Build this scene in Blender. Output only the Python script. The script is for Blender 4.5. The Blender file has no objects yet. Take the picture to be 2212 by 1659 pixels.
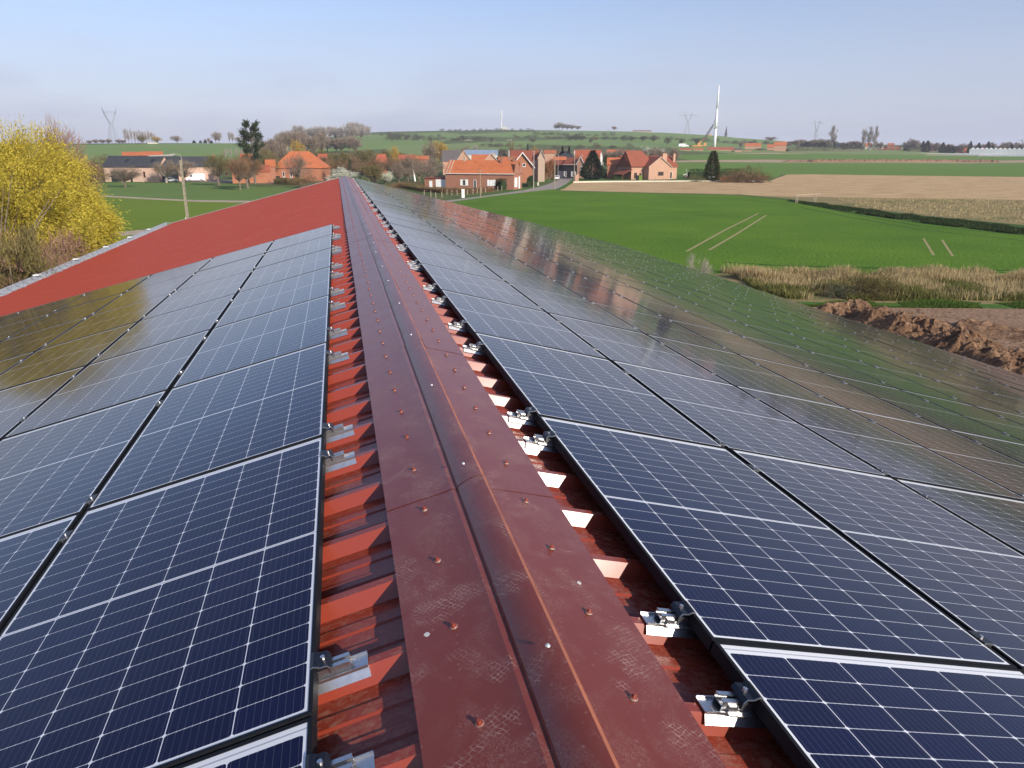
import bpy, math, random
from mathutils import Vector, Matrix, noise
from mathutils.geometry import delaunay_2d_cdt
R=math.radians
SC=bpy.context.scene
COL=SC.collection
# ------------------------------------------------------------------ camera
H=7.8                                   # ridge height above the yard
YAW,PITCH,ROLL=0.2236,0.3003,0.0015
CAM=Vector((-0.3794,0.0,H+1.1725))
fw=Vector((math.sin(YAW)*math.cos(PITCH),math.cos(YAW)*math.cos(PITCH),-math.sin(PITCH)))
rt=fw.cross(Vector((0,0,1))).normalized(); up=rt.cross(fw)
rt2=rt*math.cos(ROLL)+up*math.sin(ROLL); up2=up*math.cos(ROLL)-rt*math.sin(ROLL)
cd=bpy.data.cameras.new('camera'); cam=bpy.data.objects.new('camera',cd); COL.objects.link(cam)
cam.matrix_world=Matrix(((rt2.x,up2.x,-fw.x,CAM.x),(rt2.y,up2.y,-fw.y,CAM.y),(rt2.z,up2.z,-fw.z,CAM.z),(0,0,0,1)))
cd.sensor_width=36; cd.lens=36*1859.6/2560; cd.clip_start=0.05; cd.clip_end=20000
SC.camera=cam
# ------------------------------------------------------------------ light
SUN=Vector((0.42,-0.81,0.41)).normalized()
EL=math.asin(SUN.z); AZ=math.atan2(SUN.x,SUN.y)
w=bpy.data.worlds.new('World'); SC.world=w; w.use_nodes=True
nt=w.node_tree; nt.nodes.clear()
sky=nt.nodes.new('ShaderNodeTexSky'); sky.sky_type='NISHITA'; sky.sun_disc=False
sky.sun_elevation=EL; sky.sun_rotation=AZ; sky.altitude=0; sky.air_density=1.0; sky.dust_density=0.3; sky.ozone_density=3.0
bg=nt.nodes.new('ShaderNodeBackground'); bg.inputs[1].default_value=0.112
tint=nt.nodes.new('ShaderNodeMix'); tint.data_type='RGBA'; tint.blend_type='MULTIPLY'; tint.inputs[0].default_value=1; tint.inputs[7].default_value=(.97,.88,.96,1)
nt.links.new(sky.outputs[0],tint.inputs[6]); nt.links.new(tint.outputs[2],bg.inputs[0])
# thin high haze and cirrus whitening the lower sky
bh=nt.nodes.new('ShaderNodeBackground'); bh.inputs[0].default_value=(.385,.415,.545,1); bh.inputs[1].default_value=1.0
gc=nt.nodes.new('ShaderNodeTexCoord'); gs=nt.nodes.new('ShaderNodeSeparateXYZ'); nt.links.new(gc.outputs['Generated'],gs.inputs[0])
gr=nt.nodes.new('ShaderNodeValToRGB'); gr.color_ramp.interpolation='EASE'
for k_,(p_,c_) in enumerate(((0.0,.95),(.06,.66),(.20,.12),(.6,.05))):
    e_=gr.color_ramp.elements[k_] if k_<2 else gr.color_ramp.elements.new(p_)
    e_.position=p_; e_.color=(c_,c_,c_,1)
nt.links.new(gs.outputs[2],gr.inputs[0])
cm=nt.nodes.new('ShaderNodeMapping'); cm.inputs['Scale'].default_value=(2.2,1.2,11); cm.inputs['Rotation'].default_value=(.12,.10,.6); nt.links.new(gc.outputs['Generated'],cm.inputs[0])
cn=nt.nodes.new('ShaderNodeTexNoise'); cn.inputs['Scale'].default_value=1.7; cn.inputs['Detail'].default_value=5; cn.inputs['Roughness'].default_value=.55; cn.inputs['Distortion'].default_value=.5; nt.links.new(cm.outputs[0],cn.inputs['Vector'])
cr=nt.nodes.new('ShaderNodeMapRange'); cr.inputs[1].default_value=.45; cr.inputs[2].default_value=.75; cr.inputs[3].default_value=0; cr.inputs[4].default_value=.22; nt.links.new(cn.outputs['Fac'],cr.inputs[0])
ad=nt.nodes.new('ShaderNodeMath'); ad.operation='ADD'; ad.use_clamp=True; nt.links.new(gr.outputs[0],ad.inputs[0]); nt.links.new(cr.outputs[0],ad.inputs[1])
ms=nt.nodes.new('ShaderNodeMixShader'); nt.links.new(ad.outputs[0],ms.inputs[0]); nt.links.new(bg.outputs[0],ms.inputs[1]); nt.links.new(bh.outputs[0],ms.inputs[2])
wo=nt.nodes.new('ShaderNodeOutputWorld'); nt.links.new(ms.outputs[0],wo.inputs[0])
sl=bpy.data.lights.new('sun','SUN'); sl.energy=4.3; sl.angle=R(0.53); sl.color=(1.0,0.91,0.78)
so=bpy.data.objects.new('sun',sl); COL.objects.link(so)
so.rotation_euler=(-SUN).to_track_quat('-Z','Y').to_euler()
SC.view_settings.view_transform='Standard'; SC.view_settings.look='None'; SC.view_settings.exposure=0.48; SC.view_settings.gamma=1
SC.view_settings.use_curve_mapping=False
# ------------------------------------------------------------------ pixels of the photo (2212 x 1659 view) to directions
F=1859.6/1.15732
def ray(u,v):
    return (fw*F+rt2*(u-1106)-up2*(v-829.5)).normalized()
def pix(P):
    d=Vector(P)-CAM; z=d.dot(fw)
    return 1106+F*d.dot(rt2)/z, 829.5-F*d.dot(up2)/z
def hor(u): return 330.2+u/2212*3.4
CREST=[(-700,310,900),(200,310,900),(420,309,900),(600,308,950),(700,297,1200),(780,286,1450),(900,281,1500),(1100,279,1500),(1300,281,1500),(1450,285,1500),(1550,292,1500),(1620,298,1500),(1700,304,1500),(1900,311,1600),(2100,318,1800),(2900,320,1800)]
def lerp_tab(t,x):
    if x<=t[0][0]: return t[0][1:]
    for a,b in zip(t,t[1:]):
        if x<=b[0]:
            k=(x-a[0])/(b[0]-a[0]); k=k*k*(3-2*k)
            return tuple(p+(q-p)*k for p,q in zip(a[1:],b[1:]))
    return t[-1][1:]
def dist0(P): return math.hypot(P[0]-CAM.x,P[1]-CAM.y)
def zrow(x,y,v):
    """height at a place that shows at pixel row v"""
    lo,hi=-60.0,CAM.z+math.hypot(x-CAM.x,y-CAM.y)*0.9
    for _ in range(44):
        m=(lo+hi)/2
        if pix((x,y,m))[1]>v: lo=m
        else: hi=m
    return hi
AZT=[]
for u_ in range(-700,2901,50):
    vc,dc=lerp_tab(CREST,u_); r_=ray(u_,vc); h_=math.hypot(r_.x,r_.y)
    AZT.append((math.atan2(r_.x,r_.y),CAM.z+r_.z/h_*dc,dc))
def hgt(x,y):
    dx,dy=x-CAM.x,y-CAM.y; d=math.hypot(dx,dy)
    if d<300: return 0.0
    a=math.atan2(dx,dy)
    if a<AZT[0][0]: a=AZT[0][0]
    if a>AZT[-1][0]: a=AZT[-1][0]
    zc,dc=lerp_tab(AZT,a)
    d0=300.0
    if d<dc: z=zc*((d-d0)/(dc-d0))**1.4
    else: z=zc-(d-dc)*0.012
    z+= min(1,(d-300)/300)*0.5*noise.noise(Vector((x/140,y/140,3)))
    return z
def G(u,v):
    """ground point seen at a pixel"""
    r=ray(u,v); h=math.hypot(r.x,r.y); t=5.0; last=t
    while t<6000:
        P=CAM+r*(t/h)
        if P.z<hgt(P.x,P.y):
            lo,hi=last,t
            for _ in range(24):
                m=(lo+hi)/2; P=CAM+r*(m/h)
                if P.z<hgt(P.x,P.y): hi=m
                else: lo=m
            P=CAM+r*(hi/h); P.z=hgt(P.x,P.y); return P
        last=t; t*=1.01
    P=CAM+r*(6000/h); P.z=hgt(P.x,P.y); return P
def at(u,dist,v=340):
    """ground point in the column of a pixel at a horizontal distance"""
    r=ray(u,v); h=math.hypot(r.x,r.y); P=CAM+r*(dist/h); P.z=hgt(P.x,P.y); return P
def ztop(P,v): return zrow(P.x,P.y,v)
def dist(P): return math.hypot(P.x-CAM.x,P.y-CAM.y)
def mpp(P): return (Vector(P)-CAM).dot(fw)/F      # metres per pixel
# ------------------------------------------------------------------ object helpers
def tag(o,label=None,cat=None,group=None,kind=None):
    if label: o['label']=label
    if cat: o['category']=cat
    if group: o['group']=group
    if kind: o['kind']=kind
    return o
def link(name,me,m=None,parent=None,smooth=False):
    o=bpy.data.objects.new(name,me); COL.objects.link(o)
    if m and not me.materials: me.materials.append(m)
    if parent: o.parent=parent
    if smooth:
        for p in me.polygons: p.use_smooth=True
    return o
def empty(name,loc=(0,0,0),rz=0,label=None,cat=None,group=None):
    o=bpy.data.objects.new(name,None); COL.objects.link(o); o.location=loc; o.rotation_euler=(0,0,rz)
    o.empty_display_size=0.1
    return tag(o,label,cat,group)
class MB:
    def __init__(s): s.v=[]; s.f=[]; s.mi=[]
    def add(s,vs,fs,mi=0):
        b=len(s.v); s.v+= [tuple(q) for q in vs]; s.f+= [tuple(i+b for i in q) for q in fs]; s.mi+=[mi]*len(fs); return s
    def box(s,x0,x1,y0,y1,z0,z1,mi=0):
        return s.add([(x0,y0,z0),(x1,y0,z0),(x1,y1,z0),(x0,y1,z0),(x0,y0,z1),(x1,y0,z1),(x1,y1,z1),(x0,y1,z1)],
          [(3,2,1,0),(4,5,6,7),(0,1,5,4),(1,2,6,5),(2,3,7,6),(3,0,4,7)],mi)
    def prism(s,poly,ax,a0,a1,mi=0):
        """polygon (2D) extruded along axis ax ('x','y','z')"""
        n=len(poly)
        def P(p,a): return {'x':(a,p[0],p[1]),'y':(p[0],a,p[1]),'z':(p[0],p[1],a)}[ax]
        return s.add([P(p,a0) for p in poly]+[P(p,a1) for p in poly],
          [tuple(range(n))[::-1],tuple(range(n,2*n))]+[(i,(i+1)%n,n+(i+1)%n,n+i) for i in range(n)],mi)
    def tube(s,p0,p1,r0,r1,n=6,caps=True,mi=0):
        p0,p1=Vector(p0),Vector(p1); d=(p1-p0)
        if d.length<1e-6: return s
        d.normalize(); a=d.orthogonal().normalized(); b=d.cross(a)
        vs=[p0+(a*math.cos(2*math.pi*i/n)+b*math.sin(2*math.pi*i/n))*r0 for i in range(n)]+[p1+(a*math.cos(2*math.pi*i/n)+b*math.sin(2*math.pi*i/n))*r1 for i in range(n)]
        fs=[(i,(i+1)%n,n+(i+1)%n,n+i) for i in range(n)]
        if caps: fs+= [tuple(range(n))[::-1],tuple(range(n,2*n))]
        return s.add(vs,fs,mi)
    def cyl(s,x,y,z0,z1,r0,r1=None,n=12,mi=0): return s.tube((x,y,z0),(x,y,z1),r0,r0 if r1 is None else r1,n,True,mi)
    def slab(s,poly,th,mi=0):
        """polygon in space given a thickness downwards"""
        n=len(poly); lo=[(p[0],p[1],p[2]-th) for p in poly]
        return s.add(list(poly)+lo,[tuple(range(n)),tuple(range(n,2*n))[::-1]]+[(i,n+i,n+(i+1)%n,(i+1)%n) for i in range(n)],mi)
    def mesh(s,name,mats=()):
        me=bpy.data.meshes.new(name); me.from_pydata(s.v,[],s.f)
        for m in mats: me.materials.append(m)
        if len(mats)>1: me.polygons.foreach_set('material_index',s.mi)
        me.update(); return me
    def build(s,name,m,parent=None,smooth=False):
        mats=m if isinstance(m,(list,tuple)) else [m]
        return link(name,s.mesh(name,mats),None,parent,smooth)
def recalc(me):
    import bmesh
    bm=bmesh.new(); bm.from_mesh(me); bmesh.ops.recalc_face_normals(bm,faces=bm.faces); bm.to_mesh(me); bm.free()
# ------------------------------------------------------------------ materials
class NT:
    def __init__(s,name):
        s.m=bpy.data.materials.new(name); s.m.use_nodes=True; s.t=s.m.node_tree; s.t.nodes.clear()
        s.b=s.n('ShaderNodeBsdfPrincipled'); o=s.n('ShaderNodeOutputMaterial'); s.l(s.b.outputs[0],o.inputs[0])
        s.tc=s.n('ShaderNodeTexCoord')
    def n(s,t,**k):
        q=s.t.nodes.new(t)
        for a,b in k.items(): setattr(q,a,b)
        return q
    def l(s,a,b): s.t.links.new(a,b)
    def set(s,i,v):
        if isinstance(v,(int,float)): i.default_value=v
        elif isinstance(v,(tuple,list)): i.default_value=tuple(v)+((1,) if len(v)==3 and len(i.default_value)==4 else ())
        else: s.l(v,i)
    def math(s,op,a,b=0.0,c=None):
        q=s.n('ShaderNodeMath',operation=op); s.set(q.inputs[0],a); s.set(q.inputs[1],b)
        if c is not None: s.set(q.inputs[2],c)
        return q.outputs[0]
    def mix(s,f,a,b,mode='MIX'):
        q=s.n('ShaderNodeMix',data_type='RGBA',blend_type=mode); s.set(q.inputs[0],f); s.set(q.inputs[6],a); s.set(q.inputs[7],b); return q.outputs[2]
    def noise(s,scale,detail=3,rough=.55,vec=None,sc=None,dist=0):
        q=s.n('ShaderNodeTexNoise'); q.inputs['Scale'].default_value=scale; q.inputs['Detail'].default_value=detail; q.inputs['Roughness'].default_value=rough; q.inputs['Distortion'].default_value=dist
        v=vec if vec is not None else s.tc.outputs['Object']
        if sc:
            mp=s.n('ShaderNodeMapping'); mp.inputs['Scale'].default_value=sc; s.l(v,mp.inputs[0]); v=mp.outputs[0]
        s.l(v,q.inputs['Vector']); return q.outputs['Fac']
    def ramp(s,f,stops):
        q=s.n('ShaderNodeValToRGB'); e=q.color_ramp.elements
        while len(e)<len(stops): e.new(.5)
        for i,(p,c) in enumerate(stops):
            e[i].position=p; e[i].color=tuple(c)+(1,) if not isinstance(c,(int,float)) else (c,c,c,1)
        s.l(f,q.inputs[0]); return q.outputs[0]
    def bump(s,h,strength=.3,dist=.02):
        q=s.n('ShaderNodeBump'); q.inputs['Strength'].default_value=strength; q.inputs['Distance'].default_value=dist; s.l(h,q.inputs['Height']); s.l(q.outputs[0],s.b.inputs['Normal'])
    def out(s,col=None,rough=None,metal=None,spec=None):
        if col is not None: s.set(s.b.inputs['Base Color'],col)
        if rough is not None: s.set(s.b.inputs['Roughness'],rough)
        if metal is not None: s.b.inputs['Metallic'].default_value=metal
        if spec is not None: s.b.inputs['Specular IOR Level'].default_value=spec
        return s.m
def mat(name,c,rough=.7,metal=0,var=.25,scale=3.0,bump=0,spec=None,sc=None,c2=None,detail=4):
    t=NT(name); n=t.noise(scale,detail,.6,sc=sc)
    lo=tuple(x*(1-var) for x in c); hi=tuple(min(1,x*(1+var)) for x in (c2 or c))
    col=t.ramp(n,[(.3,lo),(.7,hi)])
    if bump: t.bump(n,bump,.05)
    return t.out(col,rough,metal,spec)
# ------------------------------------------------------------------ roof materials
def painted(name,c,dust,dustc,rough=.33,streak=(1,1,1)):
    t=NT(name); ob=t.tc.outputs['Object']; s=t.n('ShaderNodeSeparateXYZ'); t.l(ob,s.inputs[0])
    n1=t.noise(1.3,4,.55,ob); n2=t.noise(38,5,.7,ob,sc=(1,1.6,1),dist=.5); n3=t.noise(140,3,.6,ob)
    # grit lying in the pans, near the walkway
    g=t.n('ShaderNodeNewGeometry'); gz=t.n('ShaderNodeSeparateXYZ'); t.l(g.outputs['Normal'],gz.inputs[0])
    flat=t.ramp(gz.outputs[2],[(.88,0.0),(.95,1.0)])
    near=t.ramp(t.math('DIVIDE',t.math('ABSOLUTE',s.outputs[1]),12.0),[(.25,1.0),(1.0,.12)])
    a=t.math('MULTIPLY',t.math('MULTIPLY',t.ramp(n2,[(.47,0.0),(.66,1.0)]),t.ramp(n1,[(.35,.25),(.62,1.0)])),t.math('MULTIPLY',flat,near))
    a=t.math('MULTIPLY',a,dust)
    base=t.mix(n1,tuple(x*.95 for x in c),tuple(x*1.05 for x in c))
    col=t.mix(a,base,dustc)
    t.bump(t.math('ADD',t.math('MULTIPLY',n1,.4),t.math('MULTIPLY',n3,.03)),.08,.01)
    return t.out(col,t.math('ADD',t.math('ADD',rough,t.math('MULTIPLY',n1,.05)),t.math('MULTIPLY',a,.5)),0,.5)
M_sheet=painted('oxide_red_sheet',(0.245,0.039,0.021),.62,(.34,.19,.13),.23)
def capmat():
    t=NT('oxide_red_flashing'); ob=t.tc.outputs['Object']
    n1=t.noise(1.1,4,.6,ob); n4=t.noise(5.5,2,.5,ob)
    # scuffs and chalky boot prints
    w=t.n('ShaderNodeTexWave'); w.wave_type='BANDS'; w.bands_direction='DIAGONAL'; w.inputs['Scale'].default_value=26; w.inputs['Distortion'].default_value=9; w.inputs['Detail'].default_value=3; w.inputs['Detail Scale'].default_value=2.2; t.l(ob,w.inputs['Vector'])
    wob=t.math('MULTIPLY',t.math('SUBTRACT',t.noise(14,3,.6,ob),.5),.035)
    sx=t.n('ShaderNodeSeparateXYZ'); t.l(ob,sx.inputs[0])
    g1=t.math('ABSOLUTE',t.math('SUBTRACT',t.math('FRACT',t.math('MULTIPLY',t.math('ADD',t.math('ADD',t.math('MULTIPLY',sx.outputs[0],.8),t.math('MULTIPLY',sx.outputs[1],.5)),wob),88.0)),.5))
    g2=t.math('ABSOLUTE',t.math('SUBTRACT',t.math('FRACT',t.math('MULTIPLY',t.math('ADD',t.math('SUBTRACT',t.math('MULTIPLY',sx.outputs[0],.5),t.math('MULTIPLY',sx.outputs[1],.9)),wob),76.0)),.5))
    lug=t.math('MAXIMUM',t.math('LESS_THAN',g1,.10),t.math('LESS_THAN',g2,.09))
    lug=t.math('MULTIPLY',lug,t.ramp(t.noise(30,3,.6,ob),[(.38,0.1),(.58,1.0)]))
    area=t.ramp(n4,[(.53,0.0),(.60,1.0)])
    area2=t.ramp(t.noise(9,3,.6,ob,sc=(1,.6,1),dist=.6),[(.44,0.0),(.60,1.0)])
    wv=t.ramp(w.outputs['Fac'],[(.62,0.0),(.8,1.0)])
    curl=t.noise(38,5,.75,ob,dist=3.2); cl=t.ramp(t.math('ABSOLUTE',t.math('SUBTRACT',curl,.5)),[(.0,1.0),(.020,0.0)])
    f=t.math('ADD',t.math('MULTIPLY',t.math('MULTIPLY',area,lug),t.math('MULTIPLY',t.math('ADD',wv,1.2),.32)),t.math('MULTIPLY',t.math('MULTIPLY',area2,cl),.62))
    vor=t.n('ShaderNodeTexVoronoi'); vor.inputs['Scale'].default_value=34; t.l(ob,vor.inputs['Vector'])
    sp=t.ramp(vor.outputs['Distance'],[(.09,1.0),(.14,0.0)])
    f=t.math('MINIMUM',t.math('ADD',f,t.math('MULTIPLY',sp,.22)),.8)
    base=t.mix(n1,(.170,.034,.022),(.205,.044,.030))
    col=t.mix(f,base,(.42,.29,.25))
    t.bump(t.math('ADD',t.math('MULTIPLY',n1,.8),t.math('MULTIPLY',n4,.2)),.10,.02)
    return t.out(col,t.math('ADD',t.math('ADD',.25,t.math('MULTIPLY',n4,.08)),t.math('MULTIPLY',f,.4)),0,.5)
M_cap=capmat()
M_edge=mat('orange_fold',(.27,.075,.04),.42,0,.12,5,.1,c2=(.46,.15,.07),detail=6)  # separate orange-brown colour for the thin strip along the ridge roll's right shoulder
M_screw=mat('painted_screw',(.24,.05,.03),.4,0,.1,20)
M_washer=mat('grey_washer',(.35,.30,.27),.5,.3,.1,20)
M_alu=mat('brushed_aluminium',(.60,.60,.61),.36,1,.10,60)
M_galv=mat('galvanised_steel',(.70,.72,.73),.5,.6,.2,9)
M_black=mat('black_anodised_metal',(.010,.011,.014),.6,0,.2,30,spec=.15)
M_clampblack=mat('black_clamp',(.01,.012,.02),.35,.3,.1,30)
M_white=mat('white_paint',(.8,.8,.78),.5,0,.05,3)
M_dark=mat('dark_void',(.012,.012,.014),.8,0,.1,3)
M_concrete=mat('concrete',(.42,.37,.30),.9,0,.2,5,.3)
M_shedwall=mat('shed_block_wall',(.34,.31,.28),.9,0,.2,2)
# ------------------------------------------------------------------ roof geometry
A=0.2522; CA,SA=math.cos(A),math.sin(A); RP=0.341; PH=1.968
Y0,Y1=-6.0,40.75
LW,RW=8.75,15.9                                            # slope lengths
def roofM(side,y=0.0):
    """frame: x down the slope, z out of it; side=1 right, -1 left"""
    X=Vector((side*CA,0,-SA)); Z=Vector((side*SA,0,CA)); Y=Z.cross(X)
    return Matrix(((X.x,Y.x,Z.x,0),(X.y,Y.y,Z.y,y),(X.z,Y.z,Z.z,H),(0,0,0,1)))
shed=empty('farm_shed',(0,0,0),0,'long farm shed with low oxide red ribbed metal roof, carrying the solar panels','shed')
def sheet(side,wd):
    prof=[(.015,.045),(.038,0),(.092,0),(.099,.005),(.137,.005),(.144,0),(.197,0),(.204,.005),(.242,.005),(.249,0),(RP-.038,0),(RP-.015,.045)]
    ys=[];k=math.floor((Y0-PH)/RP)
    while True:
        base=PH+k*RP
        if base>Y1: break
        for dy,z in prof:
            if Y0<=base+dy<=Y1: ys.append((base+dy,z))
        k+=1
    mb=MB()
    xs=[0.02]+[wd*i/6 for i in range(1,6)]+[wd]
    M=roofM(side)
    for (a,za),(b,zb) in zip(ys,ys[1:]):
        for x0,x1 in zip(xs,xs[1:]):
            q=[(x0,a,za),(x1,a,za),(x1,b,zb),(x0,b,zb)]
            q=[M@Vector((x,side*y,z)) for x,y,z in q]
            mb.add(q,[(0,1,2,3)] if side>0 else [(3,2,1,0)])
    o=mb.build('roof_sheet',M_sheet,shed); return o
sheet(1,RW); sheet(-1,LW)
# walls
mb=MB(); xl,xr=-LW*CA+.25,RW*CA-.3; zl,zr=H-LW*SA-.05,H-RW*SA-.05
for y0,y1 in ((Y0+.1,Y0+.3),(Y1-.35,Y1-.15)): mb.prism([(xl+.2,0),(xr-.2,0),(xr-.2,zr-.06),(0,H-.15),(xl+.2,zl-.06)],'y',y0,y1)
mb.box(xl,xl+.19,Y0+.1,Y1-.15,0,zl-.12); mb.box(xr-.19,xr,Y0+.1,Y1-.15,0,zr-.12)
mb.build('wall',M_shedwall,shed)
# rake trim at the far gable
for side,wd in ((1,RW),(-1,LW)):
    mb=MB(); M=roofM(side)
    for (x0,x1,y0,y1,z0,z1) in ((.3,wd,Y1-.16,Y1+.012,.051,.057),(.3,wd,Y1+.012,Y1+.02,-.16,.057)):
        vs=[M@Vector((x,side*y,z)) for z in (z0,z1) for x,y in ((x0,y0),(x1,y0),(x1,y1),(x0,y1))]
        mb.add(vs,[(3,2,1,0),(4,5,6,7),(0,1,5,4),(1,2,6,5),(2,3,7,6),(3,0,4,7)])
    o=mb.build('verge_flashing',M_galv if side<0 else M_cap,shed); recalc(o.data)
# gutters
def gutter(side,wd):
    M=roofM(side); e=M@Vector((wd,0,0)); x=e.x-side*.02; z=e.z; G0=.40 if side<0 else .18; UP=.06 if side<0 else -.08
    prof=[(0,-.02),(0,-.15),(.04,-.19),(G0-.04,-.19),(G0,-.13),(G0,UP),(G0-.02,UP),(G0-.02,-.12),(G0-.05,-.175),(.045,-.175),(.015,-.14),(.015,-.02)]
    mb=MB(); mb.prism([(x+side*a,z+b) for a,b in prof],'y',Y0,Y1+.05)
    g=mb.build('gutter',M_galv,shed); recalc(g.data)
    mb=MB(); y=Y0+.4
    while y<Y1:
        a,c=sorted((x-side*.10,x+side*(G0+.01))); mb.box(a,c,y-.03,y+.03,z+.055,z+.063); y+=.55
    if side<0: tag(mb.build('gutter_strap',M_alu,g),kind='stuff')
    if side>0: return
    y=3.0
    while y<Y1-1:
        a,c=sorted((x+side*(G0-.12),x+side*(G0+.03))); mb=MB(); mb.box(a,c,y-.10,y+.10,z+.064,z+.085); mb.build('gutter_joint',M_white,g); y+=3.4
gutter(-1,LW); gutter(1,RW)
# ridge cap: wings + raised roll, in 2.1 m lengths
def cap_profile(dz):
    W=lambda s,side,z=0:(side*(s*CA)+side*SA*z, H-s*SA+CA*z)
    pts=[]
    l=lambda s,h:W(s,-1,.051+h+dz); r=lambda s,h:W(s,1,.051+h+dz)
    pts+=[l(.277,-.012),l(.278,0),l(.15,0.0008),l(.062,0.0)]
    zb=pts[-1][1]
    pts+=[(-.054,zb+.009),(-.034,zb+.006),(-.030,zb+.016),(-.018,zb+.026),(-.002,zb+.036),(.015,zb+.044),(.032,zb+.0495),(.047,zb+.052),(.057,zb+.0525),(.066,zb+.048),(.073,zb+.026)]
    pts+=[r(.080,0.0),r(.2,.0008),r(.322,0),r(.320,-.012)]
    return pts
laps=[]; y=2.42-2.07*4
while y<Y1: laps.append(y); y+=2.07
rnd=random.Random(4)
for i,y in enumerate(laps):
    a=max(Y0,y-.035); b=min(Y1+.02,y+2.07)
    if b<=a: continue
    dz=.0; dzb=-.0028
    P0=cap_profile(.0003); P1=cap_profile(-.0003)
    n=len(P0); mb=MB(); sx=rnd.uniform(-.004,.004)
    K=6
    rows=[]
    for k in range(K+1):
        t=k/K; yy=a+(b-a)*t; wob=.0008*math.sin(t*6.3+i*1.7)
        rows.append([(p[0]+sx*(1-0),yy,p[1]+(q[1]-p[1])*t+wob) for p,q in zip(P0,P1)])
    for k in range(K):
        base=len(mb.v); mb.v+=rows[k]+rows[k+1]
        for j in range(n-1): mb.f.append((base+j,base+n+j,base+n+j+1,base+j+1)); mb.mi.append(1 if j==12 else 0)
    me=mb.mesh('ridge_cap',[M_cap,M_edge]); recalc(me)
    import bmesh
    bm=bmesh.new(); bm.from_mesh(me); bmesh.ops.remove_doubles(bm,verts=bm.verts,dist=1e-5); 
    if sum(f.normal.z for f in bm.faces)<0: bmesh.ops.reverse_faces(bm,faces=bm.faces)
    bm.to_mesh(me); bm.free()
    for p in me.polygons: p.use_smooth=True
    me.set_sharp_from_angle(angle=R(24))
    o=link('ridge_cap',me,None,shed)
# rivets on the roll, dome-head screws on every rib
def screw_mesh():
    mb=MB(); mb.cyl(0,0,0,.0025,.0105,.010,14,1); mb.cyl(0,0,.0025,.005,.009,.0078,12,0); mb.cyl(0,0,.005,.0125,.0055,.0052,6,0)
    return mb.mesh('screw',[M_screw,M_washer])
SCR=screw_mesh()
def mk_screw(side,s,y,z=.0525,me=None,nm='screw',stuff=None):
    M=roofM(side); P=M@Vector((s,0,z)); P.y=y
    if stuff is not None:
        m4=Matrix.Translation(P)@Matrix.Rotation(side*A,4,'Y')
        stuff.add([m4@v.co for v in SCR.vertices],[tuple(p.vertices) for p in SCR.polygons]); return
    o=bpy.data.objects.new(nm,me or SCR); COL.objects.link(o); o.parent=shed; o.location=P; o.rotation_euler=(0,side*A,rnd.uniform(0,1)); return o
far=MB(); cnt=0
k=math.ceil((Y0-PH)/RP); ys=[]
while PH+k*RP<Y1-.1: ys.append(PH+k*RP); k+=1
for y in ys:
    for side,s in ((-1,.152),(1,.190)):
        s2=s+rnd.uniform(-.004,.004); y2=y+rnd.uniform(-.006,.006)
        if .8<y<16 and cnt<96: mk_screw(side,s2,y2); cnt+=1
        elif y>=16 or y<=.8: mk_screw(side,s2,y2,stuff=far)
for side,wd in ((1,RW),(-1,LW)):          # fixing lines over the purlins
    s=1.55
    while s<wd:
        kk=0
        for y in ys:
            kk+=1
            if kk%2==0 and y>12.5 and (side<0 or False): mk_screw(side,s+rnd.uniform(-.01,.01),y,z=.0455,stuff=far)
        s+=1.62
tag(far.build('screw',M_screw,shed),kind='stuff')
mb=MB(); mb.cyl(0,0,0,.002,.0065,.006,10); mb.cyl(0,0,.002,.005,.004,.003,8); RV=mb.mesh('rivet',[M_galv])
for i,y in enumerate(laps):
    for y2 in (y+.03+rnd.uniform(0,.05),y+1.0+rnd.uniform(-.1,.1)):
        if y2<1 or y2>14: continue
        o=bpy.data.objects.new('rivet',RV); COL.objects.link(o); o.parent=shed; o.location=(.004+rnd.uniform(-.006,.02),y2,H+.099)
        o.rotation_euler=(0,.12,0)
# dried white drips on the cap
M_drip=mat('dried_white_drip',(.62,.60,.55),.8,0,.1,60)
def hitplane(u,v,side,off):
    n=Vector((side*SA,0,CA)); d=ray(u,v); o=CAM-Vector((0,0,H)); t=(off-n.dot(o))/n.dot(d); return CAM+d*t
for j,(u,v,side,r) in enumerate(((966,1603,-1,.009),(922,1371,-1,.0075),(889,1078,-1,.006),(1251,1259,1,.007),(884,1399,1,0),(1045,1590,-1,0))):
    if not r: continue
    P=hitplane(u,v,side,.0520)
    mb=MB(); pts=[(r*(1+.25*math.sin(k*1.9+j))*math.cos(k*.7),r*1.25*(1+.2*math.cos(k*2.3+j))*math.sin(k*.7),0) for k in range(9)]
    mb.slab([(p[0],p[1],.0004) for p in pts],.0006); o=mb.build('paint_drip',M_drip,shed); o.location=P; o.rotation_euler=(0,side*A,0)
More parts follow.
